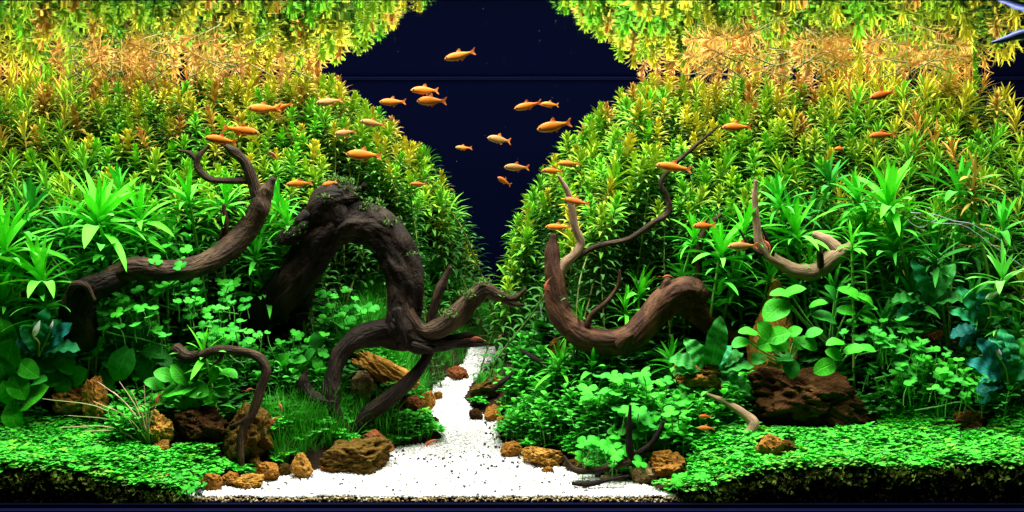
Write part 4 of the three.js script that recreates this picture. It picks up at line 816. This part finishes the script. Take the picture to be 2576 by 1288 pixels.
// ---------------------------------------------------------------- ground cover
reseed(808);
{
  const patch = (n, L, H, a, b, flat) => { const m = new MB(); for (let k = 0; k < n; k++) { const p = V(rr(-1, 1) * H, rr(flat ? 0.45 : 0.1, 0.8) * H, rr(-1, 1) * H), t = a.clone().lerp(b, rnd()); for (const s of [0, 1, 2]) m.add(blade({ L: L * rr(0.7, 1.1), W: L * 0.72, n: 2, rise: flat ? rr(0, 0.35) : rr(0.1, 0.5), droop: 0.6, fold: 0.12, base: 0.35, tip: 0.3, peak: 0.5, c0: t, c1: t }), mat4(p, [rr(-0.3, 0.3), rr(0, 6.28), rr(-0.3, 0.3)])); } return m.geo(); };
  const geos = [0, 1].map(() => patch(15, 0.0046, 0.007, C(0.04, 0.56, 0.022), C(0.09, 0.78, 0.038), true));
  const lists = [[], []], low = [];
  for (let k = 0; k < 36000; k++) {
    const x = rr(-0.62, 0.62), z = -0.0065 - 0.245 * Math.pow(rnd(), 1.2), d = offPath(x, z); if (d < 0.006) continue;
    const px = pxOf(x, z), far = z < -0.13 + 0.03 * ns(x * 20, z * 20), y = terrain(x, z);
    if (px < -40 || px > 2620) continue;
    if (px > 560 && px < 1130 && z > -0.16 && d > 0.008 && (px > 680 || z < -0.07) && rnd() < 0.8) continue;   // stones and grass there
    if (far && rnd() < 0.55) continue;
    if (hidesStone(V(x, y, z), 0.006)) continue;
    const edgeHere = z > -0.016, old = edgeHere && rnd() < 0.65;
    const c = old ? C(2.2, 0.75, 0.6).multiplyScalar(rr(0.5, 0.95)) : rnd() < 0.05 ? C(3.2, 0.8, 0.7) : C(rr(0.7, 1.5), rr(0.75, 1.08), 0.9).multiplyScalar((far ? 0.8 : rr(0.85, 1.15)) * (0.95 + 0.4 * fbm(x * 18, z * 18, 9, 2)));
    const hump = 0.003 + 0.006 * fbm(x * 22, z * 26, 5, 3);
    lists[k % 2].push([mat4(V(x, y + hump - (old ? rr(0, 0.004) : 0), z), [rr(-0.25, 0.25), rr(0, 6.28), rr(-0.25, 0.25)], rr(0.7, 1.2)), c]);
  }
  const t = tag(thing('ground_cover', 'low carpet of tiny round bright green leaves in the foreground', null), null, null, null, 'stuff');
  lists.forEach((l, i) => instanced('carpet_leaves', geos[i], M.leaf, l, t));
  // old olive fringe hanging down over the soil at the front glass
  const fringe = [], fg = patch(6, 0.0042, 0.004, C(0.12, 0.2, 0.02), C(0.24, 0.3, 0.03));
  for (let k = 0; k < 3000; k++) { const x = rr(-0.47, 0.47); if (offPath(x, 0) < 0.004) continue; fringe.push([mat4(V(x, terrain(x, 0) - 0.013 * Math.pow(rnd(), 1.6), rr(-0.004, 0.0005)), [rr(0, 6), rr(0, 6), rr(0, 6)], rr(0.6, 1.1)), C(1, 1, 1).multiplyScalar(rr(0.4, 1.2))]); }
  instanced('carpet_fringe', fg, M.leaf, fringe, t);
  // dark undergrowth that fills the banks between the larger plants
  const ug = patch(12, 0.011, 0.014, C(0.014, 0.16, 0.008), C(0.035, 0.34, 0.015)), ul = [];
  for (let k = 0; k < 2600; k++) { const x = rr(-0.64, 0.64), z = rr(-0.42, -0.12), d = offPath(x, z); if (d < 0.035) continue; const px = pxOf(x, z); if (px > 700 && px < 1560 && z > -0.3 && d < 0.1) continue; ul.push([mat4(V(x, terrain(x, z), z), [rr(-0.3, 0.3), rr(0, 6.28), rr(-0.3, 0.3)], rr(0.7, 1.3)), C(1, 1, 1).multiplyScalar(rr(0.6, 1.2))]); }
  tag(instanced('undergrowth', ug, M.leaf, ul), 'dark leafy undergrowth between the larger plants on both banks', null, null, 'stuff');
  // fine grass
  const tuft = (n, H, a, b) => { const m = new MB(); for (let k = 0; k < n; k++) m.add(blade({ L: H * rr(0.6, 1.1), W: 0.0007, n: 4, rise: rr(0.95, 1.5), droop: rr(0.2, 1.0), fold: 0.1, base: 0.9, tip: 0.2, peak: 0.2, c0: a, c1: b }), mat4(V(rr(-1, 1) * 0.004, 0, rr(-1, 1) * 0.004), [0, rr(0, 6.28), 0])); return m.geo(); };
  const gg = [tuft(14, 0.03, C(0.02, 0.22, 0.008), C(0.06, 0.44, 0.015)), tuft(14, 0.042, C(0.016, 0.18, 0.008), C(0.045, 0.36, 0.012))], gl = [[], []];
  const put = (x, z, s) => hidesStone(V(x, terrain(x, z), z), 0.02) || gl[Math.floor(rnd() * 2)].push([mat4(V(x, terrain(x, z) - 0.001, z), [rr(-0.15, 0.15), rr(0, 6.28), rr(-0.15, 0.15)], s), C(1, 1, 1).multiplyScalar(rr(0.7, 1.25))]);
  for (let k = 0; k < 13000; k++) {
    const z = rr(-0.44, -0.08), x = rr(-0.3, 0.3), d = offPath(x, z), px = pxOf(x, z); if (z > -0.366 && d < (px < 1215 ? 0.004 : 0.011)) continue;
    const left = px < 1215;
    if (left ? d < 0.12 && px > 640 && rnd() < 0.75 * smooth(0.13, 0.05, d) : d < (z < -0.2 ? 0.1 : 0.035) && rnd() < (z < -0.2 ? 0.9 : 0.6)) put(x, z, !left && z > -0.335 ? rr(0.25, 0.5) * (d < 0.03 ? 0.6 : 1) : d < 0.02 ? rr(0.35, 0.6) : z < -0.3 ? rr(0.55, 0.95) : rr(0.6, 1.05));
  }
  for (let k = 0; k < 260; k++) { const p = ground(rr(1880, 2575), rr(1040, 1090)); if (rnd() < 0.6) put(p.x, p.z, rr(0.5, 0.9)); }
  const gt = tag(thing('fine_grass', 'fine dark green grass growing along both sides of the path', null), null, null, null, 'stuff');
  gl.forEach((l, i) => instanced('grass_blades', gg[i], M.leaf, l, gt));
}
// withered grass clump at left, each blade its own
{
  const o = thing('withered_grass', 'withered straw coloured grass clump before the pitted rock at left', 'grass'), root = ground(372, 1130); o.position.copy(root);
  const straw = [C(0.2, 0.16, 0.05), C(0.6, 0.36, 0.22)], fresh = [C(0.06, 0.2, 0.03), C(0.25, 0.28, 0.08)];
  for (const [x, y, w] of [[106, 1003, 3], [245, 960, 3], [392, 950, 3.2], [300, 960, 3], [285, 985, 3], [312, 1010, 3.6], [330, 980, 3], [362, 968, 3], [170, 1045, 2.4], [235, 1010, 2.4], [150, 1075, 2], [380, 990, 2], [350, 1010, 3], [392, 1020, 2], [210, 1085, 2], [270, 1020, 2.4], [400, 1010, 2]]) {
    const e = at(x, y, root.z + rr(0.004, 0.03)).sub(root), c = rnd() < 0.7 ? straw : fresh, m = e.clone().multiplyScalar(0.5).add(V(0, e.length() * 0.12, 0.003));
    m.x *= 0.78;
    mesh('blade', stalk([V(rr(-0.004, 0.004), 0, 0), m, e], w * 0.00034, 0.0002, 4, c[0], c[1]), M.stem, o);
  }
  mesh('stem', stalk([V(-0.003, -0.03, 0.012), V(0, -0.012, 0.006), V(0, 0, 0)], 0.0008, 0.0011, 5, C(0.3, 0.28, 0.2), C(0.16, 0.2, 0.05)), M.stem, o);
}
// loose roots and other small things
for (const [label, pts] of [
  ['long white root trailing from the right star plants', [[2300, 545], [2340, 560], [2420, 566], [2460, 590], [2500, 620], [2575, 672]]],
  ['thin white root just above the long trailing one', [[2290, 535], [2350, 540], [2400, 556], [2440, 562], [2470, 578], [2520, 606]]],
  ['short white root hooking back under the right star plants', [[2282, 552], [2296, 565], [2318, 572], [2340, 560], [2362, 548]]],
]) { const p = pts.map(([x, y]) => at(x, y, -0.12)), m = mesh('loose_root', stalk(p, 0.0005, 0.0003, 5), M.root); tag(m, label, 'root'); }
{ const m = mesh('fallen_stalk', stalk([[1356, 758], [1360, 780], [1364, 800]].map(([x, y]) => at(x, y, -0.25)), 0.0008, 0.0005, 5), M.root); tag(m, 'pale fallen stalk standing in the grass left of the brown wood', 'stalk'); }
{
  const pipe = new THREE.MeshPhysicalMaterial({ color: C(0.03, 0.04, 0.13), roughness: 0.45, specularIntensity: 0.4 }); pipe.name = 'pale_tube';
  const p = [[2494, 106], [2520, 100], [2550, 88], [2580, 80], [2640, 64]].map(([x, y]) => at(x, y, -0.08)), m = mesh('tube', branchGeo([[2494, 107, -0.08, 3], [2525, 99, -0.08, 8], [2560, 88, -0.08, 11], [2620, 78, -0.08, 12]], { sides: 14, ridge: 0.2, knot: 0.2, salt: 8 }), pipe);
  tag(m, 'pale blue tube end just under the surface at the right edge', 'tube');
}

// ---------------------------------------------------------------- fish
// a small fish along x, its snout at -0.5 and its tail at +0.5; bend swings the tail sideways
function fishParts(tone, bend) {
  const T = { orange: [C(0.7, 0.15, 0.008), C(0.85, 0.23, 0.01), C(0.85, 0.45, 0.2)], pale: [C(0.4, 0.17, 0.035), C(0.52, 0.25, 0.07), C(0.75, 0.5, 0.28)], red: [C(0.6, 0.1, 0.01), C(0.75, 0.17, 0.015), C(0.75, 0.32, 0.15)] }[tone];
  const prof = [[-0.5, 0.006, 0.005, -0.01], [-0.48, 0.03, 0.022, -0.012], [-0.44, 0.07, 0.045, -0.008], [-0.37, 0.106, 0.062, 0], [-0.28, 0.133, 0.07, 0.002], [-0.18, 0.147, 0.07, 0], [-0.07, 0.145, 0.062, -0.002], [0.04, 0.124, 0.05, 0], [0.14, 0.094, 0.038, 0.004], [0.22, 0.066, 0.028, 0.006], [0.29, 0.05, 0.02, 0.006], [0.34, 0.052, 0.012, 0.006], [0.37, 0.05, 0.004, 0.006]];
  const sway = (x) => bend * Math.pow(Math.max(0, x + 0.1), 2), b = new MB(), S = 16;
  prof.forEach(([x, h, w, y]) => { for (let k = 0; k <= S; k++) {
    const a = k / S * 6.2832, cy = Math.cos(a), v = V(x, y + cy * h, Math.sin(a) * w * (1 - 0.12 * cy) + sway(x));
    const c = T[1].clone().lerp(T[0], smooth(0.25, 0.95, cy)).lerp(T[2], smooth(-0.78, -1, cy) * (x < 0.1 ? 0.7 : 0.2));
    const line = Math.exp(-Math.pow((cy - 0.05) / 0.14, 2)) * smooth(-0.2, 0.1, x) * 0.3; c.lerp(C(0.35, 0.07, 0.01), line);
    if (x < -0.36 && cy < 0.2) c.lerp(T[2], 0.25);
    c.lerp(C(0.3, 0.07, 0.01), 0.5 * Math.exp(-Math.pow((x + 0.31 - 0.05 * cy * cy) / 0.018, 2)) * smooth(0.9, 0.2, Math.abs(cy)));           // gill cover
    c.lerp(C(0.4, 0.09, 0.01), 0.3 * smooth(0.1, 0.5, ns(x * 9, cy * 16, 2)));
    c.multiplyScalar(0.92 + 0.16 * ns(x * 30, cy * 12, a)); b.vert(v, c, x, k / S);
  } });
  for (let r = 0; r < prof.length - 1; r++) for (let k = 0; k < S; k++) { const A = r * (S + 1) + k, B = A + S + 1; b.tri(A, B, A + 1); b.tri(A + 1, B, B + 1); }
  const fin = (pts, thick = 0.006) => { const s = new THREE.Shape(pts.map(([x, y]) => new THREE.Vector2(x, y))), g = new THREE.ExtrudeGeometry(s, { depth: thick, bevelEnabled: false, curveSegments: 6, steps: 1 }).translate(0, 0, -thick / 2), P = g.attributes.position; for (let i = 0; i < P.count; i++) P.setZ(i, P.getZ(i) + sway(P.getX(i)) + 0.01 * Math.sin(P.getX(i) * 40)); g.computeVertexNormals(); return g; };
  const out = [['body', b.geo(), M.fish],
    ['tail_fin', fin([[0.34, 0.05], [0.39, 0.085], [0.45, 0.125], [0.5, 0.15], [0.475, 0.09], [0.445, 0.03], [0.44, 0.005], [0.45, -0.03], [0.48, -0.085], [0.5, -0.13], [0.44, -0.11], [0.38, -0.06], [0.34, -0.035]]), M.fin],
    ['back_fin', fin([[-0.1, 0.15], [-0.05, 0.22], [0.0, 0.255], [0.035, 0.23], [0.05, 0.17], [0.06, 0.115]]), M.fin],
    ['anal_fin', fin([[-0.01, -0.135], [0.02, -0.195], [0.06, -0.195], [0.1, -0.14], [0.15, -0.11], [0.2, -0.06]]), M.fin],
    ['belly_fin', fin([[-0.16, -0.13], [-0.11, -0.19], [-0.08, -0.185], [-0.08, -0.128]]), M.fin]];
  for (const s of [-1, 1]) out.push(['eye', new THREE.SphereGeometry(0.026, 10, 8).scale(1, 1, 0.45).translate(-0.41, 0.018, s * 0.05), M.eye]);
  return out;
}
const fishKinds = {};
for (const tone of ['orange', 'pale', 'red']) fishKinds[tone] = [-0.35, 0.05, 0.4].map((bend) => ({ parts: fishParts(tone, bend), used: null }));
reseed(606);
// [x, y, length in the frame, tilt of the tail upwards in degrees, turn out of the picture plane, tone, depth, label]
for (const [px, py, len, up, turn, tone, z, label] of [
  [1157, 140, 82, 11, 0, 'orange', -0.05, 'topmost orange fish, alone in the dark gap'],
  [1070, 227, 80, 4, 5, 'orange', -0.07, 'orange fish right above another at the upper left of the gap'],
  [1084, 254, 80, -2, -12, 'orange', -0.06, 'orange fish with a pale belly just below another at upper left'],
  [988, 257, 70, -2, 10, 'orange', -0.09, 'orange fish at the left rim of the gap under the waterline'],
  [1327, 266, 72, 13, -8, 'orange', -0.07, 'left one of two orange fish touching, right of centre'],
  [1384, 263, 58, 0, 20, 'orange', -0.09, 'short orange fish touching the tail of its left neighbour'],
  [1394, 317, 90, 11, 0, 'orange', -0.06, 'large orange fish below the touching pair at the right rim'],
  [1257, 351, 74, -2, 10, 'pale', -0.09, 'pale tan fish in the middle of the dark gap'],
  [1165, 372, 45, 2, 20, 'orange', -0.12, 'small orange fish low in the left of the gap'],
  [1300, 421, 66, -2, 5, 'pale', -0.11, 'lowest pale fish in the dark gap'],
  [1268, 456, 42, -30, 40, 'orange', -0.1, 'tiny orange fish diving head up at the bottom of the gap'],
  [1431, 411, 58, 1, 10, 'orange', -0.09, 'orange fish above the tip of the pale branch'],
  [1391, 430, 62, -3, 5, 'orange', -0.1, 'pinkish orange fish at the tip of the pale branch'],
  [1450, 507, 70, -14, 8, 'red', -0.08, 'orange fish crossing the middle of the pale branch'],
  [1404, 571, 66, -3, 0, 'orange', -0.1, 'orange fish above the horn of the brown wood'],
  [1695, 421, 92, -9, 5, 'orange', -0.06, 'large orange fish in front of the long thin twig'],
  [1853, 320, 76, 0, 0, 'orange', -0.07, 'orange fish at the upper end of the long thin twig'],
  [2219, 238, 78, 14, 8, 'red', -0.07, 'orange fish highest on the right among the plants'],
  [2218, 340, 66, 4, 15, 'red', -0.12, 'dim brownish fish on the right below the highest one'],
  [2113, 374, 48, 6, 25, 'orange', -0.1, 'small orange fish above the hook branch at right'],
  [1771, 568, 66, 3, 8, 'red', -0.1, 'orange fish beside the thin upright twig'],
  [1868, 619, 80, 1, 0, 'pale', -0.08, 'yellowish fish left of the hook branch'],
  [664, 273, 84, 2, 0, 'orange', -0.07, 'left one of two overlapping orange fish in the left plants'],
  [708, 270, 76, 8, -6, 'orange', -0.09, 'right one of two overlapping orange fish in the left plants'],
  [828, 255, 70, 12, 10, 'pale', -0.08, 'pale orange fish at the upper left edge of the gap'],
  [607, 328, 92, 188, 0, 'orange', -0.07, 'orange fish facing right above the curved limb'],
  [557, 353, 90, -9, 0, 'orange', -0.06, 'orange fish just above the tip of the curved limb'],
  [868, 334, 56, 8, 5, 'pale', -0.1, 'pale pinkish fish in the left plants near the gap'],
  [915, 390, 100, -6, 0, 'orange', -0.07, 'long orange fish low in the left plants by the gap'],
  [937, 310, 66, -8, 10, 'pale', -0.11, 'faint pale fish above the long orange one'],
  [753, 462, 68, 3, 5, 'orange', -0.1, 'orange fish left of the mossy arch head'],
  [829, 461, 40, 18, 30, 'red', -0.12, 'small orange fish just over the mossy arch head'],
  [1053, 463, 44, -2, 15, 'red', -0.13, 'small dull red fish in the plants right of the arch'],
  [1775, 1048, 36, -4, 10, 'red', -0.055, 'upper one of two little orange fish in the right carpet'],
  [1776, 1077, 42, -2, 0, 'red', -0.05, 'lower one of two little orange fish in the right carpet'],
]) {
  const v = pick(fishKinds[tone]); let o;
  if (!v.used) { o = v.used = thing('small_fish', label, 'fish', 'small orange fish'); for (const [n, g, m] of v.parts) mesh(n, g, m, o); } else o = copyOf(v.used, label, 'small orange fish');
  const rad = Math.PI / 180;
  { const L = len / scaleAt(z); o.position.copy(at(px, py, z)); o.scale.set(L, L * rr(0.78, 0.98), L * rr(0.85, 1.05)); }
  o.quaternion.setFromEuler(new THREE.Euler(rr(-0.12, 0.12), (turn + rr(-22, 22)) * rad, 0)).premultiply(new THREE.Quaternion().setFromAxisAngle(V(0, 0, 1), (up > 90 ? 0 : up) * rad));
  if (up > 90) o.quaternion.copy(new THREE.Quaternion().setFromEuler(new THREE.Euler(0, Math.PI, (up - 180) * rad)));
}
// ---------------------------------------------------------------- shrimps
function shrimpParts() {
  const b = new MB(), S = 8, N = 14;
  for (let k = 0; k <= N; k++) {
    const t = k / N, x = -0.42 + t * 0.84, y = 0.1 * Math.sin(t * 3.1) - 0.16 * t * t, r = 0.015 + 0.085 * Math.pow(Math.sin(Math.min(1, t * 1.05 + 0.06) * Math.PI), 0.8) * (1 - 0.35 * t) * (t > 0.4 ? 0.9 + 0.1 * (Math.floor(t * 12) % 2) : 1);
    for (let s = 0; s < S; s++) { const a = s / S * 6.2832; b.vert(V(x, y + Math.cos(a) * r, Math.sin(a) * r * 0.75)); }
  }
  for (let k = 0; k < N; k++) for (let s = 0; s < S; s++) { const A = k * S + s, B = k * S + (s + 1) % S; b.tri(A, A + S, B); b.tri(B, A + S, B + S); }
  const out = [['body', b.geo(), M.shrimp]];
  for (const s of [-1, 1]) {
    out.push(['antenna', stalk([V(-0.42, 0.03, 0.02 * s), V(-0.6, 0.12, 0.06 * s), V(-0.85, 0.1, 0.16 * s)], 0.008, 0.004, 4), M.shrimp]);
    for (const x of [-0.22, -0.12, -0.02]) out.push(['leg', stalk([V(x, 0.02, 0.03 * s), V(x - 0.03, -0.08, 0.09 * s), V(x - 0.05, -0.17, 0.08 * s)], 0.011, 0.006, 4), M.shrimp]);
  }
  out.push(['tail_fan', blade({ L: 0.16, W: 0.16, n: 3, rise: -0.5, droop: 0.2, base: 0.3, tip: 0.8, peak: 0.8 }).translate(0.4, -0.16, 0), M.shrimp]);
  return out;
}
let shrimp0 = null;
for (const [px, py, len, up, z, label] of [
  [1376, 716, 46, 82, -0.135, 'red shrimp clinging upright to the horn of the brown wood'],
  [1681, 696, 34, 8, -0.145, 'orange red shrimp on the knob of the brown wood'],
  [1932, 620, 42, -58, -0.135, 'red shrimp on the hook branch at right'],
  [1200, 852, 40, 10, -0.142, 'orange shrimp on the lower right tip of the arched wood'],
  [398, 1000, 38, 70, -0.075, 'brown red shrimp beside the withered grass'],
  [690, 1056, 36, 50, -0.07, 'brown red shrimp on the mossy boulder'],
  [706, 1026, 30, -60, -0.09, 'dull red shrimp in the grass right of the hooked twig'],
  [628, 980, 24, 20, -0.068, 'small red shrimp by the upper hooked twig'],
  [1086, 1112, 44, 38, -0.13, 'pinkish shrimp on the sand by the left mound'],
  [310, 352, 26, 70, -0.15, 'dark red shrimp high in the left plants'],
  [688, 392, 38, -40, -0.13, 'pale orange shrimp in the left plants under the fish'],
  [430, 1198, 46, -4, -0.02, 'orange red shrimp on the front edge of the left carpet'],
  [815, 1233, 34, 4, -0.022, 'brown shrimp lying on the white sand at left'],
  [1258, 846, 18, 60, -0.3, 'tiny red shrimp in the grass above the path'],
]) {
  let o;
  if (!shrimp0) { o = shrimp0 = thing('shrimp', label, 'shrimp', 'red shrimps'); for (const [n, g, m] of shrimpParts()) mesh(n, g, m, o); } else o = copyOf(shrimp0, label, 'red shrimps');
  o.position.copy(at(px, py, z)); o.scale.setScalar(len / scaleAt(z)); o.rotation.set(0, rr(-0.3, 0.3), up * Math.PI / 180, 'ZYX');
}

// ---------------------------------------------------------------- moss on the wood, specks in the water
reseed(1212);
{
  const mossOn = (parent, name, spots) => {                                  // [x, y, depth, spread, count]
    const m = new MB();
    for (const [x, y, z, spread, n] of spots) for (let k = 0; k < n; k++) {
      const a = rr(0, 6.28), r = Math.sqrt(rnd()) * spread, p = at(x + Math.cos(a) * r, y + Math.sin(a) * r * 0.5, z + rr(-0.012, 0.016)), c = C(0.02, 0.06, 0.01).lerp(C(0.08, 0.16, 0.015), rnd());
      m.add(blade({ L: rr(0.003, 0.0065), W: 0.0016, n: 2, rise: rr(0.2, 1.3), droop: 1, base: 0.6, c0: c, c1: c }), mat4(p, [rr(-0.4, 0.4), rr(0, 6.28), rr(-0.4, 0.4)]));
    }
    const o = mesh(name, m.geo(), M.moss, parent); o.userData.kind = 'stuff';
  };
  mossOn(archWood, 'moss', [[850, 462, -0.168, 34, 260], [885, 484, -0.166, 30, 160], [815, 500, -0.158, 22, 90], [935, 518, -0.16, 34, 130], [985, 556, -0.155, 26, 80], [740, 580, -0.158, 30, 90], [1216, 712, -0.152, 18, 110], [1180, 742, -0.146, 26, 110], [1130, 790, -0.142, 26, 80], [1280, 742, -0.156, 22, 50], [1035, 640, -0.15, 14, 30]]);
  const specks = [];
  for (let k = 0; k < 70; k++) specks.push([mat4(at(rr(860, 1620), rr(30, 760), rr(-0.3, -0.03)), [0, 0, 0], rr(0.0001, 0.00022)), null]);
  tag(instanced('water_speck', new THREE.IcosahedronGeometry(1, 0), M.root, specks), 'tiny pale specks floating in the water before the dark gap', null, null, 'stuff');
}

renderer.render(scene, camera);
